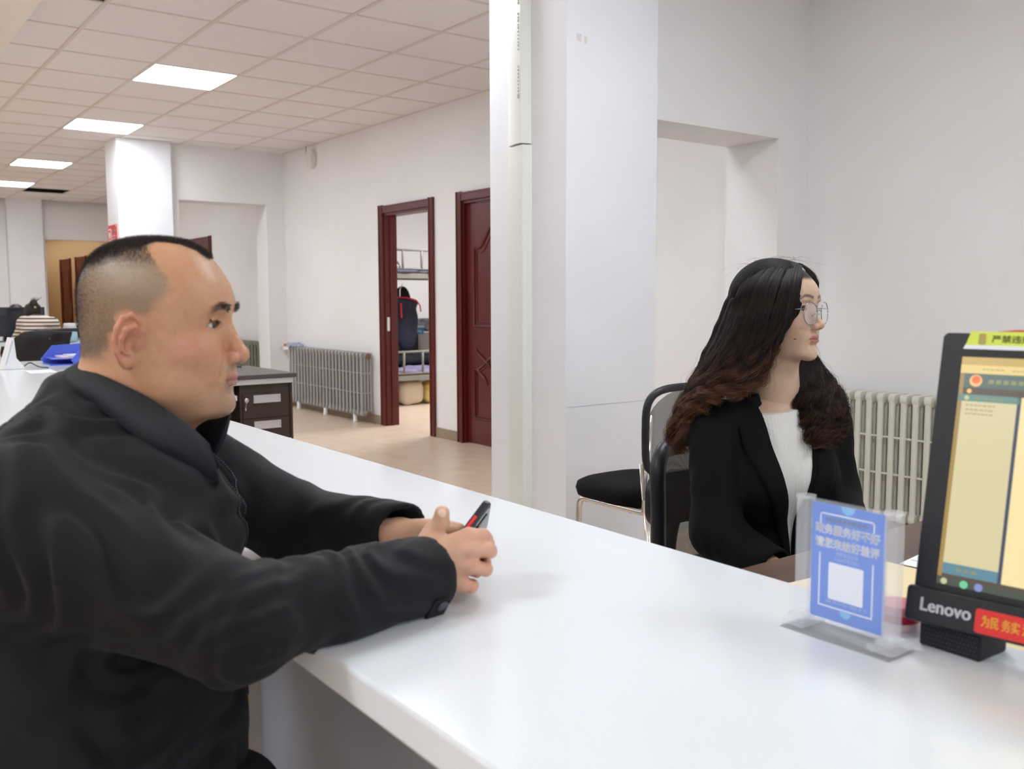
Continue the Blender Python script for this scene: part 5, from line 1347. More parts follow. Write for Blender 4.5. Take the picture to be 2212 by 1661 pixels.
# blazer
blz_m = mat('blazer_cloth', rgb(12, 12, 15), .75, spec=.18, bump=.0003, bscale=1600)
knit_m = mat('ribbed_knit', rgb(236, 235, 230), .8, bump=.0006, bscale=700)
def vopen(z):   # half width of the opening against height above the shoulder line
    return .004+.062*sstep(-.30, .09, z)
def blazF(P):
    P = P.astype(np.float32)
    d = wtorso(P, .010)
    d = d+.0022*noise3(P*12, 4)
    ra = smin(cap(P, SRw+np.array([0, 0, .004]), ERw, .056, .053)+folds(P, SRw, ERw, .0022, 8, .1, 5, .5), cap(P, ERw, CRw, .053, .044)+folds(P, ERw, CRw, .0025, 10, .1, 6, .5), .03)
    la = smin(cap(P, SLw, ELw, .055, .050)+folds(P, SLw, ELw, .0025, 9, .3, 7, .3), cap(P, ELw, CLw, .050, .036), .03)
    d = smin(smin(d, ra, .018), la, .018)
    for c_, e_, r_ in ((CRw, ERw, .036), (CLw, ELw, .030)):
        ax_ = (c_-e_)/np.linalg.norm(c_-e_); s = (P-c_) @ ax_; rr = np.linalg.norm(P-c_-s[:, None]*ax_, axis=1); near = rr < .07
        d = np.where(near & (np.linalg.norm(P-c_, axis=1) < .16), smax(d, s-.004, .003), d)
        d = np.where(near, smax(d, -smax(rr-r_, -(s+.04), .004), .003), d)
    q = (P-TF[0]) @ TF[1]
    op = np.maximum(np.abs(q[:, 1]-.002)-vopen(q[:, 2]), -(q[:, 0]-.035)); op = np.maximum(op, -.34-q[:, 2]); d = smax(d, -op, .004)
    # neck opening
    ax_ = tow(wfr, [(-.022, 0, -.03)])[0]-NBw; ax_ /= np.linalg.norm(ax_); s = (P-NBw) @ ax_; rr = np.linalg.norm(P-NBw-s[:, None]*ax_, axis=1)
    d = smax(d, -smax(rr-.058, -(s+.02), .01), .005)
    d = smax(d, np.where((P[:, 1] < 1.010) & (P[:, 2] > .70), .7585-P[:, 2], -1.), .002)
    return d
zv, zq = surface(blazF, (1.28, .80, .50), (2.15, 1.66, 1.10), .005, relax=2)
blazer = obj('blazer', mesh_np('blazer', zv, zq), blz_m, woman)
btree = BVHTree.FromPolygons([tuple(v) for v in zv], [tuple(q) for q in zq])
def onb(t, z, out=.0, tree=None):
    o_ = TF[0]+wlf*t+np.array([0, 0, z])+wfw*.5; h_, *_r = (tree or btree).ray_cast(Vector(o_), -Vector(wfw)); 
    return None if h_ is None else h_+Vector(wfw)*out
def kniF(P):
    P = P.astype(np.float32); d = wtorso(P, -.001); q = (P-TF[0]) @ TF[1]
    d = d+.0011*np.sin(q[:, 1]*2*PI/.0075)*(1+0*q[:, 2])
    ax_ = tow(wfr, [(-.022, 0, -.03)])[0]-NBw; ax_ /= np.linalg.norm(ax_); s = (P-NBw) @ ax_
    rr = np.linalg.norm(P-NBw-s[:, None]*ax_, axis=1)
    d = smax(d, s+.004-.16*np.clip(-q[:, 0]+.02, -.1, .1), .002)
    vneck = np.maximum(np.abs(q[:, 1])-.75*(q[:, 2]-.035), -(q[:, 0]-.0)); d = smax(d, -vneck, .003)
    return smax(d, np.abs(q[:, 1])-.105, .004)
kv, kq = surface(kniF, (1.5, 1.0, .55), (2.0, 1.6, 1.08), .0028, relax=1); obj('knit_top', mesh_np('knit_top', kv, kq), knit_m, woman)
# lapels and collar
for sg in (-1, 1):
    def lap(rows_, nm):
        bm = B(); R_ = []
        for z, t0, t1 in rows_:
            row = []
            for k in range(9):
                t = t0+(t1-t0)*k/8; p = onb(.002+sg*t, z, .0045-.002*(k in (0, 8)))
                if p is None: p = Vector(TF[0]+wlf*(.002+sg*t)+np.array([0, 0, z])+wfw*.06)
                row.append(bm.verts.new(p))
            R_.append(row)
        for a, b in zip(R_, R_[1:]):
            for k in range(8): bm.faces.new((a[k], a[k+1], b[k+1], b[k]))
        o_ = obj(nm, bm, blz_m, woman, smooth=True); s_ = o_.modifiers.new('thick', 'SOLIDIFY'); s_.thickness = .0028; s_.offset = 1 if sg < 0 else 1
        return o_
    rows_ = []
    for k in range(26):
        z = -.335+.345*k/25; t0 = vopen(np.array([z]))[0]-.001; t1 = t0+.062*sstep(-.34, -.02, np.array([z]))[0]**.8
        rows_.append((z, t0, t1+.001))
    lap(rows_, 'lapel')
    
def wring(a, s_, r_):
    ax_ = tow(wfr, [(-.022, 0, -.03)])[0]-NBw; ax_ /= np.linalg.norm(ax_); e1 = wfw-ax_*(ax_ @ wfw); e1 /= np.linalg.norm(e1); e2 = np.cross(ax_, e1)
    if e2 @ wlf < 0: e2 = -e2
    return NBw+ax_*s_+(e1*math.cos(a)+e2*math.sin(a))*r_
bm = B(); rows_ = []; n = 56
for k in range(n+1):
    a = math.radians(50+260*k/n); f_ = max(0, (1+math.cos(a))/2)
    rows_.append([bm.verts.new(wring(a, s_, r_)) for s_, r_ in ((-.020-.030*f_, .084+.012*f_), (.012-.030*f_, .070+.010*f_), (.030-.040*f_, .0615+.008*f_), (.030-.040*f_, .058+.008*f_), (.010-.030*f_, .063+.006*f_), (-.020-.03*f_, .076+.008*f_))])
for a, b in zip(rows_, rows_[1:]):
    for j in range(6): bm.faces.new((a[j], a[(j+1) % 6], b[(j+1) % 6], b[j]))
bm.faces.new(rows_[0]); bm.faces.new(rows_[-1][::-1]); obj('collar', bm, blz_m, woman, smooth=True)
# trousers, shoes
def wtr(P):
    d = None
    for s in (-1, 1):
        hp = mid+wlf*.09*s+np.array([0, 0, -.50]); kn = hp+wfw*.30+np.array([0, 0, .03]); kn[1] = max(kn[1], 1.0); an = np.array([kn[0], kn[1]+.03, .10])
        e = np.minimum(cap(P, hp, kn, .088, .066), cap(P, kn, an, .062, .05)); d = e if d is None else smin(d, e, .02)
    return d
wv_, wq_ = surface(wtr, (1.3, .85, .03), (2.15, 1.65, .70), .010); obj('trousers', mesh_np('trousers', wv_, wq_), mat('grey_trousers', rgb(52, 53, 58), .85), woman)
for s in (-1, 1):
    hp = mid+wlf*.09*s; kn = hp+wfw*.30; kn[1] = max(kn[1], 1.0)
    bm = B(); lathe(bm, [(0, 0), (.034, 0), (.038, .025), (.03, .05), (0, .06)], (0, 0, 0), 18, M=Matrix.Translation((kn[0], kn[1]+.01, 0)) @ Matrix.Diagonal((1, 2.5, 1, 1))); obj('shoe', bm, black_pl, woman, smooth=True)
# glasses
gl = obj('glasses', B(), chrome, woman)
glass_m = mat('spectacle_lens', (.80, .84, .90), .03, alpha=.16, spec=.7)
frame_m = mat('silver_frame', rgb(150, 152, 160), .22, metal=.9)
bm = B(); GX, GZ, GY = .1035, -.0105, .0325
def lensring(s, ax_=.0235, az=.0232, n=44):
    out = []
    for k in range(n+1):
        a = 2*PI*k/n; y = s*GY+ax_*math.cos(a); z = GZ+az*math.sin(a)-(.0015 if math.sin(a) < 0 else 0); x = GX-.16*abs(y)**1.0*1.0+.0045
        out.append(tuple(tow(wfr, [(x, y, z)])[0]))
    return out
for s in (-1, 1):
    tube(bm, lensring(s), .00095, 8, caps=False)
    a_ = [(GX-.0045, s*(GY+.0235), GZ+.009), (GX-.006, s*(GY+.030), GZ+.0095), (GX-.03, s*.0700, GZ+.0095), (.02, s*.0735, GZ+.0085), (-.012, s*.0745, GZ+.006), (-.025, s*.0725, GZ-.015)]
    tube(bm, [tuple(p) for p in tow(wfr, a_)], .0009, 8)
    a_ = [(GX-.001, s*.0105, GZ-.001), (GX-.007, s*.0098, GZ-.005)]; tube(bm, [tuple(p) for p in tow(wfr, a_)], .0006, 6)
    bmesh.ops.create_uvsphere(bm, u_segments=10, v_segments=8, radius=.0022, matrix=Matrix.Translation(Vector(tow(wfr, [(GX-.008, s*.0095, GZ-.006)])[0])))
tube(bm, [tuple(p) for p in tow(wfr, [(GX+.001, -.0105, GZ+.004), (GX+.0035, 0, GZ+.0065), (GX+.001, .0105, GZ+.004)])], .001, 8)
bm.to_mesh(gl.data); bm.free(); smooth_all(gl.data); gl.data.materials.clear(); gl.data.materials.append(frame_m); gl['label'] = 'round thin silver-framed glasses'
for s in (-1, 1):
    r_ = lensring(s); bm = B(); c_ = Vector((0, 0, 0))
    for p in r_[:-1]: c_ += Vector(p)
    c_ /= len(r_)-1; f_ = Vector(wfr[1][:, 0])
    for off in (.0007, -.0007):
        cv_ = bm.verts.new(c_+f_*(off+.0008)); vs = [bm.verts.new(Vector(p)+f_*off) for p in r_[:-1]]
        for k in range(len(vs)): bm.faces.new((cv_, vs[k], vs[(k+1) % len(vs)]))
    obj('lens', bm, glass_m, gl, smooth=True)

# ---- hair
def cr(keys, n):   # smooth curve through the keys
    K = np.array(keys, float); m_ = len(K); t = np.linspace(0, m_-1-1e-6, n); i = t.astype(int); f = (t-i)[:, None]
    g = lambda j: K[np.clip(j, 0, m_-1)]
    p0, p1, p2, p3 = g(i-1), g(i), g(i+1), g(i+2)
    return .5*((2*p1)+(-p0+p2)*f+(2*p0-5*p1+4*p2-p3)*f**2+(-p0+3*p1-3*p2+p3)*f**3)
NEAR = [
 [(1733, 574, 2.05), (1732, 600, 2.015), (1724, 640, 1.992), (1706, 676, 1.985), (1686, 706, 1.985), (1674, 742, 1.99), (1664, 775, 2.0), (1650, 806, 2.01), (1628, 832, 2.00)],
 [(1722, 568, 2.06), (1714, 606, 2.005), (1702, 654, 1.978), (1686, 700, 1.972), (1668, 742, 1.978), (1652, 785, 1.99), (1630, 822, 1.995), (1600, 846, 1.99), (1575, 858, 1.99)],
 [(1706, 563, 2.07), (1686, 604, 2.0), (1668, 660, 1.970), (1652, 715, 1.965), (1632, 765, 1.972), (1608, 806, 1.98), (1580, 838, 1.985), (1548, 855, 1.99), (1525, 862, 2.0)],
 [(1692, 560, 2.08), (1658, 600, 2.0), (1636, 660, 1.970), (1618, 718, 1.970), (1592, 772, 1.980), (1560, 820, 1.99), (1524, 854, 2.0), (1500, 880, 2.03), (1488, 925, 2.07)],
 [(1678, 560, 2.1), (1632, 600, 2.02), (1607, 660, 1.99), (1586, 720, 1.99), (1558, 780, 2.0), (1524, 834, 2.02), (1494, 878, 2.05), (1476, 925, 2.08), (1478, 978, 2.10)],
 [(1662, 564, 2.12), (1608, 610, 2.06), (1585, 662, 2.03), (1565, 722, 2.03), (1534, 782, 2.04), (1502, 838, 2.06), (1476, 888, 2.09), (1462, 936, 2.12), (1468, 984, 2.12)],
 [(1648, 570, 2.14), (1594, 614, 2.10), (1574, 664, 2.09), (1552, 724, 2.09), (1521, 784, 2.10), (1486, 844, 2.12), (1463, 896, 2.14), (1450, 946, 2.14), (1466, 976, 2.14)],
 [(1662, 566, 2.18), (1610, 610, 2.19), (1588, 664, 2.19), (1566, 724, 2.18), (1540, 784, 2.17), (1508, 844, 2.17), (1486, 890, 2.17), (1470, 930, 2.17), (1480, 965, 2.17)],
 [(1690, 564, 2.20), (1650, 605, 2.22), (1630, 664, 2.23), (1610, 724, 2.22), (1590, 784, 2.20), (1560, 835, 2.19), (1535, 875, 2.19), (1520, 910, 2.19), (1520, 945, 2.19)]]
FAR = [
 [(1722, 568, 2.07), (1742, 590, 2.12), (1744, 650, 2.20), (1738, 720, 2.21), (1724, 785, 2.17), (1713, 828, 2.12), (1715, 868, 2.085), (1732, 915, 2.06), (1752, 962, 2.04)],
 [(1726, 568, 2.08), (1751, 592, 2.14), (1748, 650, 2.21), (1740, 720, 2.21), (1738, 785, 2.17), (1734, 828, 2.12), (1742, 875, 2.075), (1752, 925, 2.05), (1762, 972, 2.04)],
 [(1730, 569, 2.09), (1757, 596, 2.16), (1750, 650, 2.22), (1742, 720, 2.21), (1748, 785, 2.17), (1762, 828, 2.12), (1776, 875, 2.08), (1778, 925, 2.06), (1772, 968, 2.05)],
 [(1732, 570, 2.10), (1763, 602, 2.18), (1753, 650, 2.23), (1744, 720, 2.22), (1756, 784, 2.19), (1782, 826, 2.15), (1806, 866, 2.12), (1808, 918, 2.10), (1792, 958, 2.09)],
 [(1734, 572, 2.12), (1766, 610, 2.20), (1755, 655, 2.24), (1746, 720, 2.24), (1762, 780, 2.21), (1794, 822, 2.18), (1820, 868, 2.15), (1822, 915, 2.13), (1808, 946, 2.12)]]
def guides(G): return np.array([cr([at(*k) for k in g], 44) for g in G])
GN, GF = guides(NEAR), guides(FAR)
hr_ = np.random.default_rng(21)
def make_locks(G, n, clumps, amp, wl, inward, cut=1.0, spread=.007, seed=1):
    rg = np.random.default_rng(seed); m_ = len(G)-1
    cu = np.sort(rg.random(clumps)); cph = rg.uniform(0, 2*PI, clumps); cfr = rg.uniform(.8, 1.25, clumps); cend = rg.uniform(.80, 1.10, clumps)
    ci = rg.integers(0, clumps, n); u0 = np.clip(cu[ci]+rg.normal(0, .55/clumps, n), 0, .9999); u = u0*m_
    tgt = np.clip(cu[ci], 0, .9999)*m_; K = G.shape[1]; s = np.linspace(0, 1, K)
    pull = (.55*sstep(.40, 1.0, s))[None, :]
    uu_ = u[:, None]*(1-pull)+tgt[:, None]*pull; i = np.clip(uu_.astype(int), 0, m_-1); f = (uu_-i)[..., None]; k = np.arange(K)[None, :].repeat(n, 0)
    P = G[i, k]*(1-f)+G[i+1, k]*f
    dep = rg.random(n)**1.5*inward; view = P-CAMP; view /= np.linalg.norm(view, axis=2, keepdims=True)
    P = P+view*(dep[:, None]*(1-.4*pull))[..., None]
    T = np.gradient(P, axis=1); T /= np.linalg.norm(T, axis=2, keepdims=True); sd = np.cross(T, view); sd /= np.linalg.norm(sd, axis=2, keepdims=True)
    L_ = np.linalg.norm(np.diff(P, axis=1), axis=2).sum(1)
    ph_ = 2*PI*(s[None, :]*L_[:, None]/wl*cfr[ci][:, None])+cph[ci][:, None]+rg.normal(0, .35, n)[:, None]
    a = amp*sstep(.18, .95, s)[None, :]*rg.uniform(.7, 1.25, n)[:, None]
    P = P+sd*(a*np.sin(ph_))[..., None]+view*(a*.8*np.cos(ph_))[..., None]
    P = P+sd*(rg.normal(0, spread, n)[:, None]*s[None, :])[..., None]
    # individual lengths
    e = np.clip(cend[ci]*rg.uniform(.84, 1.0, n), .6, 1.0)*cut; ts = np.linspace(0, 1, K)[None, :]*e[:, None]*(K-1); i0 = np.clip(ts.astype(int), 0, K-2); ff = (ts-i0)[..., None]; ar = np.arange(n)[:, None]
    return P[ar, i0]*(1-ff)+P[ar, i0+1]*ff, e, ci, u0
CAMP = np.array(cam.matrix_world.translation)
def hair_col(n, K, e, ci, start=.45, seed=3, warm=1.0):
    rg = np.random.default_rng(seed); s = np.linspace(0, 1, K)[None, :]*e[:, None]
    m_ = sstep(start, start+.40, s+rg.normal(0, .07, n)[:, None]+.16*np.sin(ci*2.3)[:, None])[..., None]*warm
    dark = np.array(rgb(40, 29, 28)); br = np.array(rgb(134, 88, 56)); br2 = np.array(rgb(66, 42, 36)); k = rg.random(n)[:, None, None]
    return dark*(1-m_)+(br*k+br2*(1-k))*m_
P1, e1, c1, _ = make_locks(GN, 9000, 74, .0095, .068, .022, seed=2)
P2, e2, c2, _ = make_locks(GF, 4200, 40, .0095, .060, .022, seed=4)
C1 = hair_col(len(P1), 44, e1, c1, .46, 5); C2 = hair_col(len(P2), 44, e2, c2, .62, 6, .62)
a1 = strands(P1, .00042, .00022, C1); a2 = strands(P2, .00042, .00022, C2)
# flyaways
rg = np.random.default_rng(9); pick = rg.integers(0, len(P1), 90); PF = P1[pick].copy(); sF = np.linspace(0, 1, 44)[None, :, None]
PF += rg.normal(0, .012, (90, 1, 3))*sF**.7+np.array([0, 0, .012])*np.sin(sF*PI)*rg.random((90, 1, 1))
pick = rg.integers(0, len(P2), 60); PG = P2[pick].copy(); PG += rg.normal(0, .011, (60, 1, 3))*sF**.8
top_ = []
for k in range(46):
    c_ = tow(wfr, [(rg.uniform(-.06, .05), rg.uniform(-.03, .04), .100)])[0]; d_ = np.array([rg.normal(.3, .5), rg.normal(0, .5), rg.uniform(.1, .9)])*.055; t = np.linspace(0, 1, 44)[:, None]
    top_.append(c_+d_*t+np.array([rg.normal(0, .03), rg.normal(0, .03), -.035])*t**2.2)
PF = np.concatenate([PF, PG, np.array(top_)])
a3 = strands(PF, .00022, .00012, np.full((len(PF), 44, 3), .02)*np.array([1.3, 1, .9]))
# wisps in front of the ear
W_ = []
for k in range(26):
    x0_ = rg.uniform(1700, 1716); g = [(x0_+8, 600, 1.99), (x0_+4, 640, 1.975), (x0_-6+rg.normal(0, 3), 680, 1.97), (x0_-18+rg.normal(0, 5), 715, 1.972), (x0_-22+rg.normal(0, 6), 738, 1.976)]
    W_.append(cr([at(*q_) for q_ in g], 44))
a4 = strands(np.array(W_), .00022, .00010, np.full((26, 44, 3), .02)*np.array([1.4, 1, .9]))
hv_, hq_, hc_ = merge(a1, a2, a3, a4)
hair = obj('hair', mesh_np('hair', hv_, hq_, hc_), hair_m, woman); hair['label'] = 'long wavy hair, near black at the roots and brown at the tips'
# dense under-layer
subN = [g[::5] for g in GN]; subF = [g[::5] for g in GF[:]]
def ulF(P):
    P = P.astype(np.float32); q = tol(wfr, P).astype(np.float32)
    d = ell(q, (-.010, 0, .024), (.098, .083, .090)); 
    hl_ = .060-.9*np.clip(.085-q[:, 2], 0, .2)*(np.abs(q[:, 1]) > .0); hl_ = np.interp(q[:, 2], [-.15, -.06, 0, .03, .06, .08, .1], [.0, .010, .018, .030, .050, .072, .082])
    d = smax(d, q[:, 0]-hl_, .006)
    view = (at(1640, 750, 2.0)-CAMP); view = view/np.linalg.norm(view)
    for g in subN:
        g2 = g+view*.030
        for i in range(2, len(g2)-3): d = smin(d, cap(P, g2[i], g2[i+1], .0155 if i < 5 else .011, .0155 if i < 4 else .009), .012)
    for g in subF:
        g2 = g+view*.020
        for i in range(4, len(g2)-3): d = smin(d, cap(P, g2[i], g2[i+1], .010, .010 if i < 5 else .007), .010)
    return d
uv_, uq_ = surface(ulF, at(1600, 800, 2.1)-np.array([.28, .28, .28]), at(1650, 750, 2.1)+np.array([.30, .26, .26]), .0048, relax=2)
ut = sstep(WO[2]-.06, WO[2]-.24, uv_[:, 2])[:, None]*.75; uc = np.array(rgb(20, 16, 17))*(1-ut)+np.array(rgb(52, 33, 26))*ut
under = obj('hair_underlayer', mesh_np('hair_underlayer', uv_, uq_, uc), mat('hair_mass', (.02, .02, .02), .6, vcol='tint', spec=.12, bump=.002, bscale=160, stretch=(1, 1, .12)), hair)
# ================================================================== SMALL AND DISTANT THINGS
def blob(name, F, lo, hi, h, m, label=None, cat=None, parent=None):
    v_, q_ = surface(lambda P: F(P.astype(np.float32)), lo, hi, h, relax=2); o = obj(name, mesh_np(name, v_, q_), m, parent)
    if label: tag(o, label, cat)
    return o
def superell(P, c, r, n=3.2):
    q = np.abs((P-V(*c))/V(*r)); return ((q**n).sum(1)**(1/n)-1)*min(r)
# clothes hanging under the upper bunk
navy_coat = mat('navy_coat', rgb(44, 46, 66), .8, var=rgb(34, 36, 52), vscale=9); blk = mat('black_coat', rgb(16, 17, 20), .85)
hc_ = blob('hanging_coat', lambda P: smin(cap(P, (5.44, 9.56, 1.185), (5.66, 9.56, 1.155), .045, .04), ell(P, (5.55, 9.56, .90), (.155, .06, .31)), .06)+.006*noise3(P*V(22, 22, 7), 3), (5.3, 9.42, .52), (5.82, 9.7, 1.3), .011, navy_coat, 'navy coat with red piping on a hanger under the upper bunk', 'coat')
redp = mat('red_piping', rgb(206, 36, 44), .6)
bm = B(); tube(bm, [(5.40, 9.51, 1.215), (5.52, 9.505, 1.215), (5.66, 9.51, 1.18), (5.715, 9.52, 1.12), (5.725, 9.52, 1.05)], .008, 6); tube(bm, [(5.44, 9.49, 1.15), (5.445, 9.485, .98)], .011, 6); obj('red_piping', bm, redp, hc_)
bm = B(); tube(bm, bend([(5.47, 9.56, 1.2), (5.47, 9.56, 1.32), (5.50, 9.56, 1.35), (5.50, 9.56, 1.38)], .02), .005, 6); obj('hanger', bm, chrome, hc_)
hb = blob('hanging_coat', lambda P: smin(ell(P, (5.60, 9.74, 1.18), (.115, .05, .17)), ell(P, (5.60, 9.74, .89), (.12, .05, .27)), .05)+.004*noise3(P*20, 5), (5.4, 9.62, .52), (5.8, 9.84, 1.42), .011, blk, 'plain black coat hanging behind the navy one', 'coat')
lk = thing('steel_locker', 'low pale grey steel locker beyond the bunk bed', 'locker', (6.4, 10.4, 0))
obj('cabinet', boxes((6.10, 6.75, 10.21, 10.62, 0, .755)), mat('locker_grey', rgb(176, 178, 174), .45), lk, bevel=.004)
obj('door', boxes((6.12, 6.42, 10.20, 10.21, .04, .73)), mat('locker_door', rgb(184, 186, 182), .45), lk, bevel=.003)
tag(obj('black_crate', boxes((5.86, 6.09, 10.22, 10.6, 0, .745)), mat('crate_black', rgb(40, 42, 48), .6), bevel=.006), 'black crate standing left of the grey locker', 'crate')
bxx = tag(obj('shoe_box', boxes((5.98, 6.20, 10.24, 10.56, .757, .835)), mat('cyan_card', rgb(30, 142, 200), .5), bevel=.003), 'bright blue box with white lettering on the locker', 'box')
obj('lid', boxes((5.975, 6.205, 10.235, 10.565, .836, .858)), mat('lid_white', rgb(220, 224, 232), .5), bxx, bevel=.003)
text('lettering', 'nubing', .05, whiteprint, frameM((6.10, 10.2395, .795), (1, 0, 0), (0, 0, 1)), bxx, width=.12)
tag(blob('folded_clothes', lambda P: superell(P, (6.41, 10.47, .862), (.17, .14, .085))+.012*noise3(P*V(14, 14, 30), 2), (6.17, 10.26, .74), (6.66, 10.68, 1.0), .012, mat('grey_laundry', rgb(126, 130, 150), .9, var=rgb(168, 170, 182), vscale=14)), 'heap of folded grey-blue clothes on top of the locker', 'clothes')
tag(blob('wooden_tray', lambda P: superell(P, (6.42, 10.26, .7705), (.09, .035, .012), 6), (6.3, 10.20, .75), (6.54, 10.34, .80), .007, board), 'small tan wooden block at the locker edge', 'block')
tag(blob('sack', lambda P: superell(P, (5.385, 9.22, .135), (.145, .10, .135), 3.6)+.006*noise3(P*12, 2), (5.2, 9.08, -.01), (5.56, 9.36, .30), .011, mat('cream_satin', rgb(216, 204, 182), .3)), 'plump cream satin cushion bag under the lower bunk', 'bag')
tag(blob('sack', lambda P: superell(P, (5.15, 9.30, .14), (.085, .10, .14), 3)+.006*noise3(P*14, 3), (5.0, 9.15, -.01), (5.28, 9.45, .31), .012, mat('red_sack', rgb(110, 30, 30), .7)), 'dark red sack left of the cream cushion bag', 'bag')
tag(blob('sack', lambda P: superell(P, (5.66, 9.24, .13), (.11, .10, .13), 3)+.006*noise3(P*14, 4), (5.5, 9.1, -.01), (5.82, 9.38, .29), .012, mat('yellow_sack', rgb(196, 168, 52), .5, var=rgb(226, 214, 150), vscale=16)), 'yellow printed sack right of the cream cushion bag', 'bag')
bm = B(); prism(bm, [(5.60, .29), (5.74, .29), (5.72, .10), (5.69, .155), (5.66, .08), (5.63, .18)], lambda u, v, t: (u, t, v), 9.105, 9.118)
tag(obj('black_cloth', bm, blk), 'black cloth hanging down over the yellow sack', 'cloth')

# end of the counter: white easel, cable, sheet
es = thing('tablet_stand', 'white plastic easel stand at the far end of the counter', 'stand', (.90, 6.2, .80))
bm = B(); prism(bm, [(.845, .8005), (.855, .812), (.905, .985), (.920, .982), (.928, .865), (.968, .812), (.972, .8005)], lambda u, v, t: (u, t, v), 6.13, 6.27); obj('easel_body', bm, white_pl, es, bevel=.003)
bm = B(); prism(bm, [(.868, .83), (.874, .828), (.915, .965), (.908, .967)], lambda u, v, t: (u, t, v), 6.127, 6.13); obj('side_inlay', bm, mat('grey_plastic', rgb(196, 198, 204), .4), es)
bm = B(); tube(bm, bend([(.97, 6.20, .805), (1.01, 6.22, .835), (1.05, 6.15, .805), (1.09, 6.1, .804)], .05), .0035, 8); tag(obj('cable', bm, black_pl, smooth=True), 'thin black cable looped on the far end of the counter', 'cable')
sheet('paper_sheet', 'white paper lying at the far end of the counter by the cable', 'paper', [(.93, 5.7), (1.07, 5.72), (1.08, 5.98), (.94, 5.97)], .8005, .001, paper)
sdk = thing('side_desk', 'white topped side desk joined to the far end of the counter', 'desk', (1.6, 7.1, 0))
obj('desk_top', boxes((1.115, 2.05, 6.45, 7.55, .735, .76)), counter_m, sdk, bevel=.003)
obj('side_panel', boxes((1.13, 1.15, 6.5, 7.5, 0, .735)), panel_m, sdk); obj('side_panel', boxes((2.01, 2.03, 6.5, 7.5, 0, .735)), panel_m, sdk)
tr = thing('letter_tray', 'bright blue plastic letter tray with papers behind the man\'s neck', 'tray', (1.5, 7.1, .76))
trm = mat('blue_plastic', rgb(84, 106, 214), .35)
def wallp(y0, y1, x0): 
    bm = B(); prism(bm, [(x0, .763), (x0-.02, .792), (x0+.055, .885), (1.60, .90), (1.60, .763)], lambda u, v, t: (u, t, v), y0, y1); return obj('side_wall', bm, trm, tr, bevel=.002)
wallp(7.20, 7.206, 1.26); wallp(6.92, 6.926, 1.40)
obj('tray_floor', boxes((1.25, 1.60, 6.927, 7.199, .7605, .767)), trm, tr); obj('tray_floor', boxes((1.27, 1.60, 6.927, 7.199, .800, .805)), trm, tr)
pf = boxes((1.33, 1.59, 6.94, 7.19, .8055, .816)); obj('papers', pf, mat('pink_papers', rgb(226, 206, 216), .8), tr); obj('papers', boxes((1.38, 1.59, 6.95, 7.18, .817, .824)), mat('blue_papers', rgb(204, 216, 236), .8), tr)
lp = thing('desk_lamp', 'flat black desk lamp arm just behind the man\'s head', 'lamp', (1.62, 6.95, .76))
a_, b_ = Vector(at(106, 713, 6.7)), Vector(at(186, 712, 6.7)); bm = B(); tube(bm, [a_, a_.lerp(b_, .35), b_], [.004, .016, .018], 8, sq=.8); obj('lamp_head', bm, black_pl, lp, smooth=True)
bm = B(); tube(bm, bend([b_-Vector((.02, 0, .01)), b_+Vector((.0, 0, -.10)), Vector((b_.x+.10, b_.y, .785))], .03), .010, 8); obj('lamp_post', bm, black_pl, lp, smooth=True)
bm = B(); lathe(bm, [(0, 0), (.06, 0), (.06, .012), (.02, .02), (0, .02)], (b_.x+.10, b_.y, .7605), 20); obj('lamp_base', bm, black_pl, lp, smooth=True)
lp.location = (b_.x+.10, b_.y, .76); lp['base'] = tuple(lp.location)
for ch in lp.children: ch.matrix_parent_inverse = Matrix.Translation(-Vector(lp['base']))
# far desk with monitor and kettle
fd = thing('far_desk', 'white desk of the clerk in the striped sweater, far left', 'desk', (1.6, 10.9, 0))
obj('desk_top', boxes((.95, 2.40, 10.62, 11.6, .735, .76)), mat('desk_white', rgb(222, 224, 230), .3), fd, bevel=.003)
for x in (1.0, 2.24): obj('desk_leg', boxes((x, x+.04, 10.7, 11.5, 0, .735)), panel_m, fd)
fm = thing('computer_monitor', 'wide black monitor far left in front of the striped sweater clerk', 'monitor', (1.62, 10.95, .76))
obj('screen_case', boxes((1.28, 1.98, 11.13, 11.17, .815, 1.125)), black_pl, fm, bevel=.004); obj('screen', boxes((1.295, 1.965, 11.126, 11.13, .83, 1.11)), mat('glossy_black_screen', rgb(44, 48, 56), .07, spec=.8), fm)
obj('stand', boxes((1.58, 1.68, 11.15, 11.22, .7605, .83), (1.50, 1.76, 11.10, 11.25, .7605, .770)), black_pl, fm)
kt2 = thing('electric_kettle', 'pale blue and white electric kettle on the far desk', 'kettle', (2.15, 10.9, .76))
kb = mat('kettle_blue', rgb(158, 198, 210), .35); kq_ = at(152, 737, 9.85); kc = (kq_[0], kq_[1], .7605)
bm = B(); lathe(bm, [(0, 0), (.072, 0), (.075, .01), (.070, .115), (0, .115)], kc, 28); obj('kettle_body', bm, kb, kt2, smooth=True)
bm = B(); lathe(bm, [(0, .1155), (.069, .1155), (.062, .185), (.055, .195), (0, .197)], kc, 28); obj('kettle_top', bm, mat('kettle_white', rgb(220, 222, 226), .35), kt2, smooth=True)
bm = B(); tube(bm, bend([(kc[0]+.055, kc[1]-.03, .945), (kc[0]+.115, kc[1]-.06, .94), (kc[0]+.11, kc[1]-.06, .80), (kc[0]+.065, kc[1]-.04, .785)], .04), .012, 10); obj('handle', bm, kb, kt2, smooth=True)
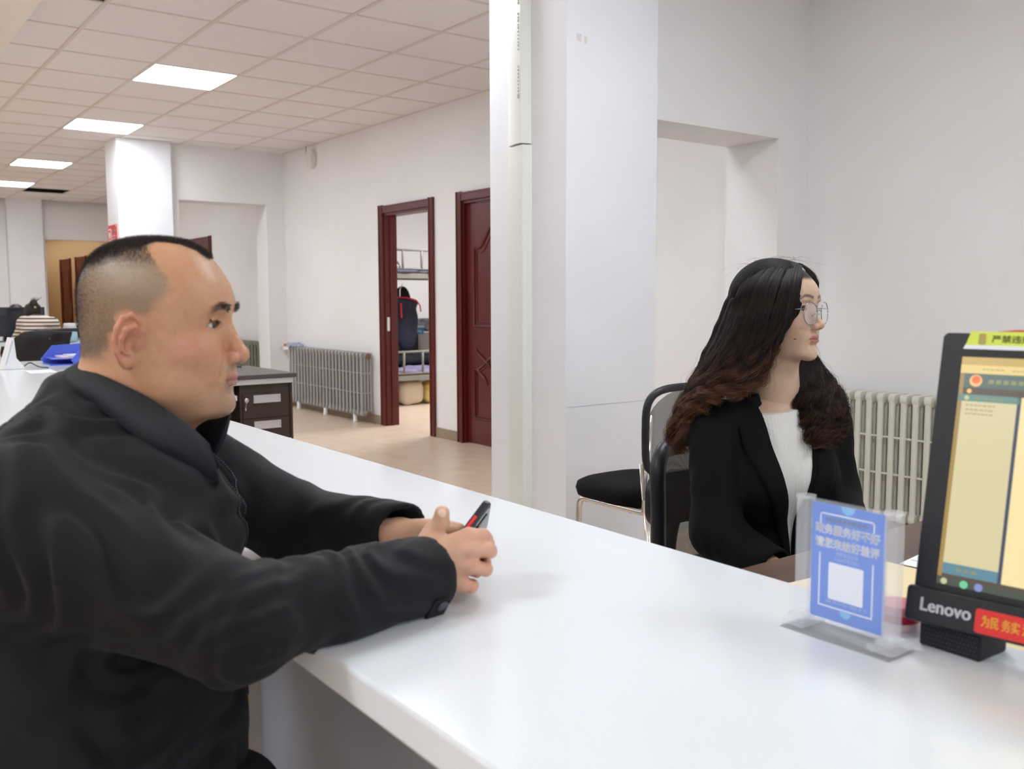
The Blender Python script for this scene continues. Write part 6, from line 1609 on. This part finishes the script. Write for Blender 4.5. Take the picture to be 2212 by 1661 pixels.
# clerk in the striped sweater, seen from behind
SWm = mat('striped_sweater', rgb(226, 214, 200), .9); nt = SWm.node_tree; N = nt.nodes; L = nt.links
tc = [n_ for n_ in N if n_.type == 'TEX_COORD'][0]; sx = N.new('ShaderNodeSeparateXYZ'); L.new(tc.outputs['Object'], sx.inputs[0])
m1 = N.new('ShaderNodeMath'); m1.operation = 'MULTIPLY'; L.new(sx.outputs[2], m1.inputs[0]); m1.inputs[1].default_value = 2*PI/.036
m2 = N.new('ShaderNodeMath'); m2.operation = 'SINE'; L.new(m1.outputs[0], m2.inputs[0]); m3 = N.new('ShaderNodeMath'); m3.operation = 'GREATER_THAN'; m3.inputs[1].default_value = .35; L.new(m2.outputs[0], m3.inputs[0])
mxx = N.new('ShaderNodeMix'); mxx.data_type = 'RGBA'; mxx.inputs[6].default_value = (*rgb(222, 208, 194), 1); mxx.inputs[7].default_value = (*rgb(54, 42, 42), 1); L.new(m3.outputs[0], mxx.inputs[0]); L.new(mxx.outputs[2], N['Principled BSDF'].inputs['Base Color'])
p2 = thing('person', 'person in a brown and cream striped sweater bent over the far desk', 'person', tuple(at(82, 700, 9.3)))
c2_ = at(82, 735, 9.35); sc2 = np.array([.803, -.596, 0]); fw2 = np.array([.25, .97, 0])
sL, sR = at(52, 698, 9.4), at(112, 699, 9.3); hd2 = at(72, 672, 9.50)
def sw(P):
    d = cap(P, c2_-np.array([0, 0, .13]), c2_+np.array([0, 0, .10]), .15, .15); d = smin(d, cap(P, sL, sR, .068, .068), .07)
    d = smin(d, cap(P, sR, sR+np.array([.08, .12, -.16]), .062, .05), .03); d = smin(d, cap(P, sR+np.array([.08, .12, -.16]), sR+np.array([.02, .42, -.13]), .05, .04), .02)
    d = smin(d, cap(P, sL, sL+np.array([-.04, .16, -.16]), .062, .05), .03); d = smin(d, cap(P, sL+np.array([-.04, .16, -.16]), sL+np.array([.06, .42, -.13]), .05, .04), .02)
    return d+.006*noise3(P*14, 3)
def bd2(P):
    d = smin(cap(P, (sL+sR)/2, hd2-np.array([0, 0, .06]), .045, .045), ell(P, hd2+np.array([.01, .03, -.02]), (.072, .09, .095)), .02)
    return smin(d, cap(P, c2_-np.array([0, 0, .16]), (sL+sR)/2, .12, .09), .05)
lo_, hi_ = c2_-np.array([.35, .35, .45]), c2_+np.array([.35, .65, .50])
v_, q_ = surface(bd2, lo_, hi_, .010); obj('body', mesh_np('body', v_, q_, np.tile(np.array(rgb(206, 168, 142)), (len(v_), 1))), skin_m, p2)
v_, q_ = surface(sw, lo_, hi_, .010); obj('sweater', mesh_np('sweater', v_, q_), SWm, p2)
hrm = mat('black_hair_mass', rgb(20, 18, 20), .45, bump=.003, bscale=120)
def hr2(P):
    d = ell(P, hd2+np.array([0, .02, .0]), (.085, .10, .088)); d = smax(d, -(P[:, 2]-(hd2[2]-.062)), .02)
    d = smin(d, ell(P, hd2+np.array([-.005, -.05, .072]), (.040, .04, .045)), .02)
    return d+.005*noise3(P*40, 5)
v_, q_ = surface(hr2, hd2-.2, hd2+.2, .008); hh = obj('hair', mesh_np('hair', v_, q_), hrm, p2)
rg = np.random.default_rng(4); ps = []
for k in range(40):
    d_ = np.array([rg.normal(.2, .5), rg.normal(0, .4), rg.uniform(.2, 1)]); t = np.linspace(0, 1, 6)[:, None]; ps.append(hd2+np.array([0, -.05, .09])+d_*t*.055)
v_, q_, _ = strands(np.array(ps), .0025, .001); obj('loose_strands', mesh_np('loose_strands', v_, q_), hrm, hh)
bm = B(); bmesh.ops.create_uvsphere(bm, u_segments=10, v_segments=8, radius=.012, matrix=Matrix.Translation(Vector(hd2+np.array([0, -.11, .04])))); obj('hair_clip', bm, mat('gold_clip', rgb(210, 180, 130), .3, metal=.8), hh)
ofc = thing('office_chair', 'office chair with a black coat over its back, far left, seat of the striped sweater clerk', 'chair', (1.62, 9.35, 0)); ofc['label'] = 'office chair of the striped sweater clerk, far left'
cc_ = at(82, 770, 8.85)
bm = B(); prism(bm, rrect(-.22, .22, .50, .80, .06, 6), lambda u, v, t: (cc_[0]+u*.95, cc_[1]-u*.2+t, v), 0, .04); obj('backrest', bm, black_fab, ofc, bevel=.01)
bm = B(); prism(bm, rrect(-.23, .23, .05, .5, .08, 6), lambda u, v, t: (cc_[0]+u, cc_[1]+v, t), .40, .46); obj('seat', bm, black_fab, ofc, bevel=.015)
bm = B(); tube(bm, [(cc_[0], cc_[1]+.25, .03), (cc_[0], cc_[1]+.25, .36)], .03, 12); lathe(bm, [(0, 0), (.26, 0), (.25, .02), (.04, .05), (0, .05)], (cc_[0], cc_[1]+.25, 0), 20); obj('pedestal', bm, black_pl, ofc, smooth=True)
ccm = mat('down_coat', rgb(14, 15, 18), .6)
oc2 = blob('black_coat', lambda P: smin(superell(P, (cc_[0], cc_[1]-.075, .66), (.27, .05, .24), 3), superell(P, (cc_[0]+.05, cc_[1]-.02, .868), (.17, .07, .045), 2.5), .05)+.010*noise3(P*11, 6), cc_-np.array([.36, .16, .35]), cc_+np.array([.36, .12, .28]), .012, ccm, 'black padded coat hung over the chair of the striped sweater clerk', 'coat')
bm = B(); box(bm, cc_[0]+.03, cc_[0]+.085, cc_[1]-.13, cc_[1]-.115, .83, .845); obj('neck_label', bm, mat('label_cream', rgb(220, 214, 196), .7), oc2)
# colleague hidden behind the far monitor
p3 = thing('person', 'dark-haired person almost hidden behind the far left monitor', 'person', (1.7, 11.6, .5)); h3 = at(35, 676, 10.7)
v_, q_ = surface(lambda P: smin(ell(P, h3+np.array([0, -.02, -.03]), (.07, .085, .10)), cap(P, h3-np.array([0, 0, .1]), h3-np.array([0, -.03, .45]), .05, .15), .04), h3-np.array([.25, .25, .65]), h3+np.array([.25, .25, .2]), .012); obj('body', mesh_np('body', v_, q_, np.tile(np.array(rgb(206, 168, 142)), (len(v_), 1))), skin_m, p3)
v_, q_ = surface(lambda P: smax(ell(P, h3, (.088, .105, .105)), h3[2]-.10-P[:, 2], .02), h3-.2, h3+.2, .010); obj('hair', mesh_np('hair', v_, q_), hrm, p3)
v_, q_ = surface(lambda P: cap(P, h3-np.array([0, -.03, .22]), h3-np.array([0, -.03, .45]), .13, .18), h3-np.array([.3, .3, .72]), h3+np.array([.3, .3, .0]), .014); obj('dark_top', mesh_np('dark_top', v_, q_), blk, p3)
